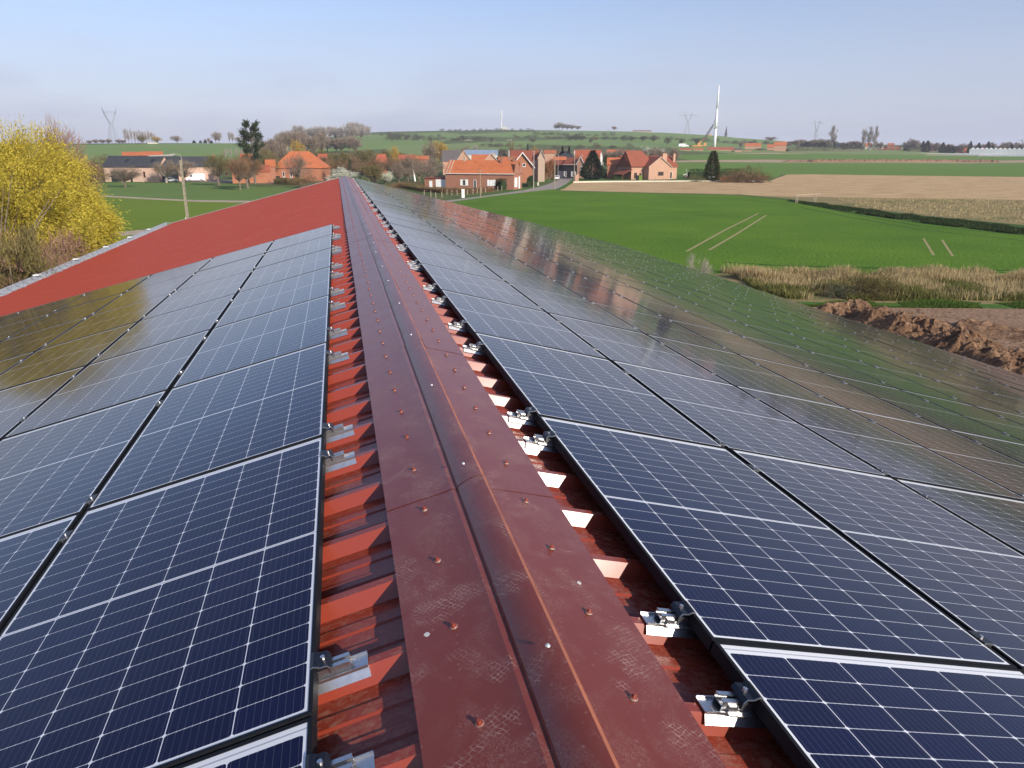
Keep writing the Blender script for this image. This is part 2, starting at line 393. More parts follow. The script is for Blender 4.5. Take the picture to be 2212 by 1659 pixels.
# ------------------------------------------------------------------ solar panels
PL,PW=1.775,1.0623; GL,GW=1.766,1.042          # pitch and panel size
def glassmat(flip=False):
    t=NT('solar_glass'); ob=t.tc.outputs['Object']
    s=t.n('ShaderNodeSeparateXYZ'); t.l(ob,s.inputs[0]); x,y=s.outputs[0],s.outputs[1]
    if flip: y=t.math('SUBTRACT',GL,y)
    mx,my,my2,mid=.0185,.021,.044,.013; cw=(GW-2*mx)/6; ch=(GL-my-my2-mid)/20
    X=t.math('SUBTRACT',x,mx); ux=t.math('DIVIDE',X,cw); fx=t.math('FRACT',ux); dx=t.math('MULTIPLY',t.math('MINIMUM',fx,t.math('SUBTRACT',1,fx)),cw)
    Yr=t.math('SUBTRACT',y,my); hi=t.math('GREATER_THAN',Yr,10*ch+mid/2)
    inmid=t.math('MULTIPLY',t.math('GREATER_THAN',Yr,10*ch),t.math('LESS_THAN',Yr,10*ch+mid))
    Y2=t.math('SUBTRACT',Yr,t.math('MULTIPLY',hi,mid)); uy=t.math('DIVIDE',Y2,ch); fy=t.math('FRACT',uy); dy=t.math('MULTIPLY',t.math('MINIMUM',fy,t.math('SUBTRACT',1,fy)),ch)
    line=t.math('MAXIMUM',t.math('LESS_THAN',dx,.0012),t.math('LESS_THAN',dy,.0008))
    cham=t.math('LESS_THAN',t.math('ADD',dx,dy),.0072)
    outx=t.math('MAXIMUM',t.math('LESS_THAN',X,0),t.math('GREATER_THAN',X,6*cw)); outy=t.math('MAXIMUM',t.math('LESS_THAN',Yr,0),t.math('GREATER_THAN',Yr,20*ch+mid))
    wmask=t.math('MAXIMUM',t.math('MAXIMUM',line,cham),t.math('MAXIMUM',t.math('MAXIMUM',outx,outy),inmid))
    # grey interconnect ribbon in the middle bar and at the ends
    rib=t.math('LESS_THAN',t.math('ABSOLUTE',t.math('SUBTRACT',Yr,10*ch+mid/2)),.0028)
    r2=t.math('LESS_THAN',t.math('ABSOLUTE',t.math('ADD',Yr,.2)),.0022); r3=t.math('LESS_THAN',t.math('ABSOLUTE',t.math('SUBTRACT',Yr,20*ch+mid+.016)),.0024)
    rib=t.math('MAXIMUM',rib,t.math('MAXIMUM',r2,r3))
    edge=t.math('MAXIMUM',t.math('MAXIMUM',outx,outy),inmid)
    white=t.mix(rib,t.mix(edge,(.76,.77,.80),(.76,.77,.79)),(.40,.41,.44))
    fb=t.math('FRACT',t.math('MULTIPLY',ux,9)); db=t.math('MULTIPLY',t.math('ABSOLUTE',t.math('SUBTRACT',fb,.5)),cw/9)
    bus=t.math('LESS_THAN',db,.00032)
    tick=t.math('MULTIPLY',t.math('LESS_THAN',db,.0012),t.math('LESS_THAN',dy,.0026))
    oi=t.n('ShaderNodeObjectInfo')
    cellr=t.n('ShaderNodeTexWhiteNoise'); cellr.noise_dimensions='3D'
    cv=t.n('ShaderNodeCombineXYZ'); t.l(t.math('FLOOR',ux),cv.inputs[0]); t.l(t.math('FLOOR',uy),cv.inputs[1]); t.l(oi.outputs['Random'],cv.inputs[2]); t.l(cv.outputs[0],cellr.inputs['Vector'])
    cell=t.mix(cellr.outputs['Value'],(.0018,.0030,.028),(.0028,.0044,.038))
    cell=t.mix(t.math('MULTIPLY',bus,.30),cell,(.30,.32,.38)); cell=t.mix(t.math('MULTIPLY',tick,.5),cell,(.5,.5,.55))
    col=t.mix(wmask,cell,white)
    # dust film
    g=t.n('ShaderNodeNewGeometry'); n1=t.noise(.9,5,.65,g.outputs['Position']); n2=t.noise(7,5,.7,g.outputs['Position'],dist=.8)
    smear=t.math('MULTIPLY',t.ramp(t.noise(2.2,2,.5,g.outputs['Position']),[(.62,0.0),(.72,1.0)]),t.ramp(n2,[(.5,0.0),(.72,1.0)]))
    dust=t.math('ADD',t.math('ADD',.002,t.math('MULTIPLY',n1,.007)),t.math('MULTIPLY',smear,.035))
    col=t.mix(dust,col,(.38,.36,.34))
    t.b.inputs['IOR'].default_value=1.31
    t.bump(t.noise(1.6,2,.5,ob),.02,.02)
    return t.out(col,t.math('ADD',.055,t.math('MULTIPLY',n1,.06)),0,.5)
M_glass=glassmat(); M_glass_l=glassmat(True)
FT=.035
def frame_mesh():
    mb=MB(); L=.0105
    def ring(x0,x1,y0,y1,z0,z1,l):
        mb.box(x0,x1,y0,y0+l,z0,z1); mb.box(x0,x1,y1-l,y1,z0,z1)
        mb.box(x0,x0+l,y0+l,y1-l,z0,z1-.0002); mb.box(x1-l,x1,y0+l,y1-l,z0,z1-.0002)
    ring(0,GW,0,GL,-.034,0,L); return mb.mesh('frame',[M_black])
def glass_mesh(m):
    mb=MB(); e=.0107; mb.box(e,GW-e,e,GL-e,-.008,-.0018)
    return mb.mesh('glass',[m])
FM,GM,GML=frame_mesh(),glass_mesh(M_glass),glass_mesh(M_glass_l)
def clamp_mesh():
    mb=MB()   # origin in the gap centre, on top of the frames; long side along the ridge (local y)
    mb.box(-.019,.019,-.034,.034,.0006,.0042,0)
    mb.box(-.0075,.0075,-.034,.034,-.03,.0006,0)
    mb.box(-.019,.019,-.0365,-.034,-.002,.0046,1)
    mb.box(-.0075,.0075,-.0365,-.034,-.03,-.002,1)
    mb.tube((0,0,.0042),(0,0,.0102),.0065,.0062,8,True,1)
    return mb.mesh('clamp',[M_clampblack,M_alu])
CM=clamp_mesh()
def ordw(n):
    o=['zeroth','first','second','third','fourth','fifth','sixth','seventh','eighth','ninth','tenth','eleventh','twelfth','thirteenth','fourteenth','fifteenth','sixteenth','seventeenth','eighteenth','nineteenth','twentieth']
    if n<=20: return o[n]
    t={2:'twenty',3:'thirty',4:'forty',5:'fifty',6:'sixty',7:'seventy'}[n//10]
    return (t+'-'+o[n%10]) if n%10 else {2:'twentieth',3:'thirtieth',4:'fortieth',5:'fiftieth',6:'sixtieth',7:'seventieth'}[n//10]
def nearest_rib(y):
    return PH+round((y-PH)/RP)*RP
def inframe(P,m=30):
    d=Vector(P)-CAM
    if d.dot(fw)<.15: return False
    u,v=pix(P); return -m<u<2212+m and -m<v<1659+m
OFF=.100
panels=[]
def panel(side,row,b,s0,yb):
    M=roofM(side); s=s0+row*PW; ya=yb+b*PL; yc=ya+GL
    pts=[M@Vector((s+a,0,OFF)) for a in (0,GW/2,GW)]
    vis=False
    for p in pts:
        for y in (ya,ya+GL*.25,ya+GL/2,ya+GL*.75,yc):
            if inframe((p.x,y,p.z),0): vis=True
    if not vis: return
    yo=ya if side>0 else yc
    m4=M@Matrix.Translation((s,side*yo,OFF))
    root=empty('solar_panel'); root.matrix_world=m4
    sl='right' if side>0 else 'left'
    tag(root,'black-framed solar panel, %s row below the ridge on the %s slope, %s from near end'%(ordw(row+1),sl,ordw(b+2)),'solar panel','solar panels on the %s roof slope'%sl)
    for me,nm in ((FM,'frame'),(GM if side>0 else GML,'glass')):
        o=bpy.data.objects.new(nm,me); COL.objects.link(o); o.parent=root
    rw=rnd.uniform(-1,1)
    root.matrix_world=m4@Matrix.Rotation(R(.10)*rw,4,'Y')@Matrix.Rotation(R(.10)*rnd.uniform(-1,1),4,'X')
    # two mid clamps in the gap below this row
    for fr in (.24,1.50):
        yr=nearest_rib(ya+fr)
        ly=(yr-ya) if side>0 else (yc-yr)
        o=bpy.data.objects.new('clamp',CM); COL.objects.link(o); o.parent=root; o.location=(GW+(PW-GW)/2,ly,0)
        if side<0: o.rotation_euler=(0,0,math.pi)
    panels.append(root)
SR,SL=.4791,.5003; YR,YL=1.4827,1.4404
for r in range(14):
    for b in range(-1,22): panel(1,r,b,SR,YR)
for r in range(7):
    for b in range(-1,7): panel(-1,r,b,SL,YL)
print('PANELS',len(panels))
# ------------------------------------------------------------------ rail brackets along the ridge side of both arrays
def bracket_proto():
    # local: x down the slope (array at +x, array edge at x=0), y along ridge, z=0 on the rib top
    D={}
    mb=MB()   # saddle on the rib with two flanges, running with the rib
    mb.prism([(-.037,-.018),(-.0345,-.020),(-.018,.003),(.018,.003),(.0345,-.020),(.037,-.018),(.020,.0055),(-.020,.0055)],'x',-.118,.25)
    mb.box(-.118,.25,-.028,-.0255,.0060,.012); mb.box(-.118,.25,.0255,.028,.0060,.012); mb.box(-.118,.25,-.028,.028,.0040,.0062)
    D['saddle']=mb.mesh('saddle',[M_alu])
    mb=MB()   # channel rail on it
    mb.box(-.078,.25,-.019,-.0165,.0064,.030); mb.box(-.078,.25,.0165,.019,.0064,.030)
    mb.box(-.078,.25,-.019,-.006,.0302,.0330); mb.box(-.078,.25,.006,.019,.0302,.0330)
    mb.box(-.078,.25,-.0163,.0163,.0190,.0215)
    mb.box(-.062,-.040,-.027,-.0192,.0064,.026); mb.box(-.062,.2,-.036,-.0192,.0064,.0090)
    D['rail']=mb.mesh('rail',[M_alu])
    mb=MB()   # end clamp: bent strip from the rail up and over the panel edge
    h=.0330; t=.003; z2=OFF-.045+.0008
    path=[(-.034,h-.012),(-.034,h+.008),(-.027,h+.018),(-.010,h+.019),(-.004,z2+.0008),(.004,z2+.0045),(.013,z2+.001)]
    up_=[(a,b) for a,b in path]; dn=[(a-.001 if i<2 else a,b-t) for i,(a,b) in enumerate(path)][::-1]
    dn=[(-.031,h-.012),(-.031,h+.0068),(-.0255,h+.015),(-.0088,h+.016),(-.001,z2-.002),(.004,z2+.0015),(.013,z2)][::-1]
    mb.prism(up_+dn,'y',-.030,.030)
    D['end_clamp']=mb.mesh('end_clamp',[M_clampblack]); 
    mb=MB(); n=len(up_+dn)
    mb.prism(up_+dn,'y',-.0322,-.0302); D['cut_edge']=mb.mesh('cut_edge',[M_alu]); recalc(D['cut_edge']); recalc(D['end_clamp']); recalc(D['saddle'])
    mb=MB(); mb.tube((-.018,0,h+.0185),(-.018,0,h+.0265),.0065,.006,8); mb.tube((-.018,0,h-.02),(-.018,0,h+.0185),.004,.004,6); D['bolt']=mb.mesh('bolt',[M_alu])
    return D
BR=bracket_proto()
nb={1:0,-1:0}
def bracket(side,y,s):
    M=roofM(side); m4=M@Matrix.Translation((s,side*y,.0452))
    sl='right' if side>0 else 'left'; nb[side]+=1
    root=empty('panel_bracket'); root.matrix_world=m4
    tag(root,'silver rail bracket clamping the ridge edge of the %s panel array, %s from near end'%(sl,ordw(nb[side])),'bracket','brackets at the ridge edge of the %s array'%sl)
    for k in ('saddle','rail','end_clamp','bolt'):
        o=bpy.data.objects.new(k,BR[k]); COL.objects.link(o); o.parent=root
        if k in('saddle','rail','end_clamp') and side<0: o.rotation_euler=(math.pi,0,0) if False else (0,0,0)
        if k=='end_clamp':
            c=bpy.data.objects.new('cut_edge',BR['cut_edge']); COL.objects.link(c); c.parent=o
            if side<0: c.location=(0,.0624,0)
for side,s0,yb,nbm in ((1,SR,YR,22),(-1,SL,YL,7)):
    for b in range(-1,nbm):
        for fr in (.24,1.50):
            y=nearest_rib(yb+b*PL+fr)
            if y>.55 and inframe((side*s0,y,H),60): bracket(side,y,s0-.002)
# ------------------------------------------------------------------
# ------------------------------------------------------------------ ground and fields
def ground_mat(name,c1,c2,scale=.15,fine=6,sc=(1,1,1),bump=.35,bd=.08,c3=None,f3=(.62,.72),sc3=(1,1,1),s3=.5,rough=.95,ang=0,cont=(.3,.7)):
    t=NT(name); g=t.n('ShaderNodeNewGeometry'); p=g.outputs['Position']
    if ang:
        mp=t.n('ShaderNodeMapping'); mp.inputs['Rotation'].default_value=(0,0,ang); t.l(p,mp.inputs[0]); p=mp.outputs[0]
    n1=t.noise(scale,5,.6,p,sc=sc); n2=t.noise(fine,4,.7,p,sc=sc)
    f=t.math('ADD',t.math('MULTIPLY',n1,.5),t.math('MULTIPLY',n2,.5))
    col=t.ramp(f,[(cont[0],c1),(cont[1],c2)])
    if c3 is not None:
        n3=t.noise(s3,5,.65,p,sc=sc3); col=t.mix(t.ramp(n3,[(f3[0],0.0),(f3[1],1.0)]),col,c3)
    t.bump(n2,bump,bd)
    return t.out(col,rough,0,.15)
GM_={}
GM_['ground']=ground_mat('meadow_grass',(.06,.09,.022),(.12,.15,.045),.08,3,bump=.5,c3=(.17,.14,.07),f3=(.56,.70),s3=.12)
GM_['wheat_field']=ground_mat('young_wheat',(.060,.145,.010),(.155,.275,.022),.07,2.6,sc=(1,1,1),bump=1.0,bd=.3,c3=(.10,.20,.028),f3=(.55,.8),s3=.02,sc3=(1,.25,1),ang=.5)
GM_['left_field']=ground_mat('bright_young_grass',(.13,.195,.018),(.17,.245,.026),.04,7,bump=.8,bd=.12,c3=(.21,.27,.06),f3=(.66,.72),s3=.35,sc3=(.35,1,1))
GM_['orchard_meadow']=ground_mat('orchard_grass',(.10,.165,.036),(.15,.225,.052),.06,4,bump=.5,c3=(.14,.19,.06),f3=(.6,.75),s3=.12,sc3=(.4,1,1))
GM_['stubble_field']=ground_mat('maize_stubble',(.34,.225,.105),(.66,.46,.25),.25,2.2,sc=(.5,1.3,1),bump=.8,bd=.2,c3=(.25,.155,.08),f3=(.60,.68),s3=1.4,cont=(.36,.62))
GM_['rough_pasture']=ground_mat('dry_pasture',(.20,.155,.065),(.31,.25,.12),.1,2.5,bump=.6,c3=(.12,.14,.035),f3=(.50,.66),s3=.10,sc3=(.3,1,1))
GM_['crop_strip']=ground_mat('dark_tall_crop',(.04,.095,.014),(.075,.145,.026),.3,3,bump=1,bd=.3)
GM_['bare_soil']=ground_mat('bare_soil',(.21,.125,.075),(.38,.25,.16),.3,3,bump=1,bd=.15,c3=(.15,.085,.05),f3=(.55,.7),s3=1.0)
GM_['hill_field']=ground_mat('hill_crop',(.145,.225,.055),(.185,.27,.072),.01,.6,bump=.1,c3=(.16,.22,.09),f3=(.5,.7),s3=.012)
GM_['hill_meadow']=ground_mat('hill_meadow',(.17,.225,.070),(.21,.26,.09),.01,.6,bump=.1,c3=(.16,.15,.07),f3=(.55,.7),s3=.02)
GM_['far_field']=ground_mat('far_crop',(.105,.19,.026),(.135,.225,.036),.01,.8,bump=.1)
GM_['far_stubble']=ground_mat('far_stubble',(.34,.25,.15),(.44,.33,.21),.02,1,bump=.2)
GM_['road']=ground_mat('asphalt_road',(.27,.235,.20),(.36,.31,.265),.3,20,bump=.1,c3=(.36,.31,.25),f3=(.6,.75),s3=.4)
GM_['dirt_path']=ground_mat('dirt_path',(.36,.28,.20),(.50,.40,.30),.3,6,bump=.3,c3=(.14,.16,.05),f3=(.62,.72),s3=.5)
GM_['yard']=ground_mat('farm_yard',(.16,.14,.13),(.24,.21,.19),.3,6,bump=.3)
GM_['verge']=ground_mat('grass_verge',(.05,.12,.018),(.085,.17,.03),.3,6,bump=.6)
GM_['tyre_track']=ground_mat('worn_wheel_track',(.26,.22,.09),(.40,.33,.17),1,6,bump=.3)
GM_['dark_track']=ground_mat('sunken_wheel_track',(.028,.075,.008),(.045,.105,.012),1,6,bump=.3)
def thick(line,wd):
    """pixel polyline -> ground ribbon of a width in metres"""
    P=[G(u,v) for u,v in line]; L=[];Rr=[]
    for i,p in enumerate(P):
        a=P[max(0,i-1)]; b=P[min(len(P)-1,i+1)]; d=Vector((b.x-a.x,b.y-a.y,0)).normalized(); n=Vector((-d.y,d.x,0))*wd/2
        L.append((p.x+n.x,p.y+n.y)); Rr.append((p.x-n.x,p.y-n.y))
    return L+Rr[::-1]
def gp(pts): return [(lambda q:(q.x,q.y))(G(u,v)) if not isinstance(u,str) else v for u,v in pts]
W_='w'
fields=[
 ('hill_field',gp([(-500,333),(-500,318),(2800,322),(2800,333)])) ,
]
fields=[]
def fld(n,pts): fields.append((n,gp(pts)))
# left hill
fld('hill_field',[(-300,352),(-300,312),(200,312),(640,311),(660,330),(520,345),(200,350)])
# village hill fields
fld('hill_field',[(640,330),(720,300),(780,292),(960,286),(1000,290),(980,300),(900,318)])
fld('hill_field',[(1120,322),(1160,312),(1380,318),(1600,322),(1600,312),(1420,300),(1280,300),(1150,303),(1060,306),(1060,322)])
fld('hill_field',[(960,292),(1200,283),(1500,288),(1700,306),(1700,311),(1500,304),(1320,296),(1100,297)])
fld('hill_meadow',[(830,318),(1060,306),(1090,312),(1060,335),(850,335)])
fld('hill_field',[(1450,312),(1700,312),(1960,321),(1960,330),(1560,330),(1450,325)])
# right plain
fld('far_field',[(1430,336),(1640,331.5),(2212,333),(2700,335),(2700,345),(2212,345.5),(1850,344.8),(1640,343.5),(1500,347)])
fld('far_stubble',[(1560,331),(1700,329.5),(1960,328.5),(2030,329.5),(2030,332),(1640,332.5)])
fld('hill_meadow',[(1600,329),(1700,318),(2700,319),(2700,329)])
fld('far_stubble',[(2000,334),(2300,335.5),(2300,337),(2000,336)])
fld('far_stubble',[(1380,349),(1500,346),(1650,344.5),(2212,346),(2700,347),(2700,352),(2212,351.5),(1640,350.8),(1380,351.5)])
fld('far_field',[(1330,371),(1345,362),(1400,352),(1640,351),(2212,352),(2700,352.5),(2700,386),(2212,381.5),(1750,376.5),(1690,377),(1670,385)])
fld('stubble_field',[(1209,411),(1238,394.5),(1300,393),(1660,392.5),(1680,384),(1700,377),(1750,376.5),(2212,382),(2800,388),(2800,440),(2212,432),(1800,426),(1700,425),(1560,419),(1400,416)])
fld('rough_pasture',[(1560,419.5),(1700,425),(1800,426),(2212,432),(2800,440),(2800,560),(2212,486),(2000,466),(1850,448),(1700,429)])
big=[(1190,408),(1215,413),(1400,417.5),(1560,421),(1700,430),(1850,449),(2000,467),(2212,487),(2800,561)]
fields.append(('wheat_field',gp([(975,433.5),(1060,424),(1130,416)]+big+[(2800,592),(2212,594),(1900,594),(1700,594),(1560,590)])+[(17,52),(16.5,110)]))
fields.append(('crop_strip',gp([(1700,430),(1850,449),(2000,467),(2212,487),(2800,561),(2800,580),(2212,509),(2000,484),(1850,462),(1750,443),(1700,435)])))
fields.append(('crop_strip',thick([(1590,420),(1700,432),(1740,438)],1.6)))
# rough bank, verge, soil in the right foreground
fields.append(('rough_pasture',gp([(1560,590),(1700,594),(2212,594),(2900,592),(2900,660),(2212,658),(1750,654)])+[(16,34),(16,48)]))
fields.append(('verge',gp([(1600,650),(1750,652),(2212,658),(2900,660),(2900,672),(2212,666),(1730,662)])))
fields.append(('bare_soil',gp([(1600,662),(1730,662),(2212,667),(2900,674)])+[(60,10),(60,-20),(15.5,-20),(15.5,36)]))
for ln,wd,nm in (([(1483,543),(1560,500),(1638,461)],.30,'tyre_track'),([(1532,540),(1590,506),(1655,465)],.30,'tyre_track'),([(1995,515),(2017,551)],.22,'tyre_track'),([(2035,518),(2058,553)],.22,'tyre_track'),
   ([(1640,572),(1800,576),(2000,580),(2212,585)],.55,'dark_track'),([(1740,440),(1830,460),(1980,487),(2120,500),(2212,508)],.6,'dark_track'),([(1730,448),(1830,468),(1980,495),(2212,520)],.5,'dark_track'),([(1560,566),(1700,574),(1900,581),(2212,590)],.4,'dark_track'),([(1300,470),(1500,462),(1690,448)],.35,'left_field'),([(1420,423),(1560,428),(1690,440)],.35,'dark_track'),
   ([(1230,440),(1300,427),(1370,421)],.3,'left_field')):
    fields.append((nm,thick(ln,wd)))
# road
fields.append(('verge',gp([(960,440),(1040,427),(1110,417),(1185,405),(1205,393),(1190,396),(1150,404),(1080,415),(1000,428),(950,434)])))
fields.append(('road',gp([(940,441),(1000,432.5),(1060,424),(1130,415.8),(1185,409.5),(1203,408),(1222,398),(1234,389),(1246,384.5),(1246,381),(1229,379.5),(1212,383),(1205,389),(1185,397.5),(1160,404.5),(1130,411.0),(1060,421.0),(1000,429.0),(930,437)])))
fields.append(('road',gp([(1206,385),(1222,377.5),(1250,378.5),(1250,373),(1200,370.5),(1196,375)])))
fields.append(('verge',gp([(1203,408),(1222,398),(1234,389),(1240,388),(1236,396),(1216,409)])))
fields.append(('verge',gp([(1143,402),(1150,400),(1187,392),(1193,386),(1165,381),(1143,384)])))
# left side
fields.append(('left_field',gp([(-300,560),(-300,440),(150,425),(205,423),(330,431),(430,436),(540,438),(620,438),(760,440)])+[(-6,90),(-9.5,60),(-14,20)]))
fields.append(('orchard_meadow',gp([(60,420),(205,393),(330,395),(420,392),(560,404),(680,405),(760,410),(760,440),(620,437),(430,433),(330,428),(205,421)])))
fields.append(('dirt_path',gp([(60,512),(200,508),(235,503),(290,498),(345,491),(420,485),(425,492),(350,500),(300,506),(240,511),(200,518),(60,524)])))
fields.append(('dirt_path',gp([(60,417.5),(205,421),(330,428.0),(430,432.5),(540,433.5),(620,435),(620,438.5),(540,437.5),(430,436),(330,431),(205,424),(60,421)])))
fields.append(('yard',gp([(330,393),(410,393),(560,396),(640,400),(640,391),(330,386)])))
fields.append(('far_stubble',gp([(150,388),(205,388),(230,381),(230,372),(150,374)])))
fields.append(('verge',gp([(150,392),(210,391),(330,391),(330,394),(205,395),(150,396)])))
# lawn in front of the pink house, gardens
fields.append(('verge',gp([(1240,393),(1656,391.5),(1668,380),(1560,376),(1480,379),(1370,384),(1245,388)])))
def inpoly(x,y,p):
    c=False; j=len(p)-1
    for i in range(len(p)):
        xi,yi=p[i]; xj,yj=p[j]
        if (yi>y)!=(yj>y) and x<(xj-xi)*(y-yi)/(yj-yi)+xi: c=not c
        j=i
    return c
verts=[];edges=[]
rad=[6*1.07**i for i in range(103)]
NA=0
angs=[R(a) for a in list(range(-180,-70,10))]+[R(-70+i*1.25) for i in range(0,130)]+[R(a) for a in range(95,180,10)]
for r in rad:
    for a in angs:
        aa=a+YAW*.5
        verts.append((CAM.x+r*math.sin(aa),CAM.y+r*math.cos(aa)))
verts.append((CAM.x,CAM.y))
boxes=[]
for n,p in fields:
    boxes.append((min(q[0] for q in p),max(q[0] for q in p),min(q[1] for q in p),max(q[1] for q in p)))
    b0=len(verts); idx=[]
    for i in range(len(p)):
        a,b=Vector(p[i]),Vector(p[(i+1)%len(p)]); d=max(15,((a+b)/2-Vector((CAM.x,CAM.y))).length*.08)
        k=max(1,int((b-a).length/d))
        for j in range(k): idx.append(len(verts)); verts.append(tuple(a.lerp(b,j/k)))
    for i in range(len(idx)): edges.append((idx[i],idx[(i+1)%len(idx)]))
vo,eo,fo,_,_,_=delaunay_2d_cdt([Vector(v) for v in verts],edges,[],0,1e-4)
names=['ground']+[n for n in GM_ if n!='ground']
groups={n:[] for n in names}
for f in fo:
    cx=sum(vo[i].x for i in f)/len(f); cy=sum(vo[i].y for i in f)/len(f); nm='ground'
    for k in range(len(fields)-1,-1,-1):
        bx=boxes[k]
        if bx[0]<=cx<=bx[1] and bx[2]<=cy<=bx[3] and inpoly(cx,cy,fields[k][1]): nm=fields[k][0]; break
    groups[nm].append(f)
zc=[hgt(v.x,v.y) for v in vo]
for nm in names:
    fs=groups[nm]
    if not fs: continue
    mp={}; vs=[]; out=[]
    for f in fs:
        g=[]
        for i in f:
            if i not in mp: mp[i]=len(vs); vs.append((vo[i].x,vo[i].y,zc[i]))
            g.append(mp[i])
        out.append(g)
    me=bpy.data.meshes.new(nm); me.from_pydata(vs,[],out); me.materials.append(GM_[nm]); me.update()
    for p in me.polygons: p.use_smooth=True
    o=link(nm,me); o['kind']='structure'
# ------------------------------------------------------------------ vegetation kit
def leafmat(name,c,c2,tr=.25,rough=.7):
    t=NT(name); g=t.n('ShaderNodeNewGeometry'); oi=t.n('ShaderNodeObjectInfo')
    r=t.math('FRACT',t.math('ADD',g.outputs['Random Per Island'],t.math('MULTIPLY',oi.outputs['Random'],.35)))
    col=t.mix(r,c,c2); t.set(t.b.inputs['Base Color'],col); t.b.inputs['Roughness'].default_value=rough; t.b.inputs['Specular IOR Level'].default_value=.15
    if tr:
        tb=t.n('ShaderNodeBsdfTranslucent'); t.l(col,tb.inputs[0]); mx=t.n('ShaderNodeMixShader'); mx.inputs[0].default_value=tr
        t.l(t.b.outputs[0],mx.inputs[1]); t.l(tb.outputs[0],mx.inputs[2])
        o=[n for n in t.t.nodes if n.type=='OUTPUT_MATERIAL'][0]; t.l(mx.outputs[0],o.inputs[0])
    return t.m
LM=dict(
 bare=leafmat('bare_twigs',(.17,.125,.09),(.27,.21,.16),0),
 grey=leafmat('pale_twigs',(.27,.23,.20),(.38,.33,.30),0),
 brown=leafmat('brown_twigs',(.15,.085,.045),(.24,.15,.085),0),
 olive=leafmat('budding_twigs',(.115,.095,.035),(.20,.165,.065),.1),
 gold=leafmat('golden_willow_leaf',(.42,.26,.045),(.60,.40,.07),.35),
 yellow=leafmat('yellow_willow_leaf',(.32,.24,.035),(.70,.58,.08),.35),
 green=leafmat('fresh_leaf',(.10,.14,.03),(.17,.20,.05),.3),
 dark=leafmat('conifer_needle',(.022,.035,.018),(.05,.065,.030),.05),
 thuja=leafmat('cypress_leaf',(.035,.055,.012),(.10,.11,.022),.1),
 hedge=leafmat('clipped_hedge_leaf',(.02,.038,.012),(.045,.07,.02),.1),
 rust=leafmat('rusty_leaf',(.26,.11,.045),(.38,.19,.09),.2),
 white=leafmat('white_blossom',(.60,.60,.46),(.80,.80,.68),.3),
 pinkish=leafmat('budding_red_twigs',(.22,.12,.085),(.33,.20,.15),.1),
 hill=leafmat('hillside_scrub',(.075,.085,.045),(.13,.13,.08),.1))
M_bark=mat('tree_bark',(.17,.13,.10),.9,0,.3,4,.4)
M_barkpale=mat('pale_bark',(.40,.35,.29),.9,0,.25,4,.4)
def streak(mb,p,d,l,w,rn):
    """a thin tapering twig or leaf blade"""
    d=Vector(d).normalized(); s=d.cross(Vector((rn.uniform(-1,1),rn.uniform(-1,1),rn.uniform(-1,1))))
    if s.length<1e-3: return
    s=s.normalized()*w/2; p=Vector(p); q=p+d*l
    b=len(mb.v); mb.v+=[tuple(p-s),tuple(p+s),tuple(q+s*.35),tuple(q-s*.35)]; mb.f.append((b,b+1,b+2,b+3)); mb.mi.append(0)
CACHE={}
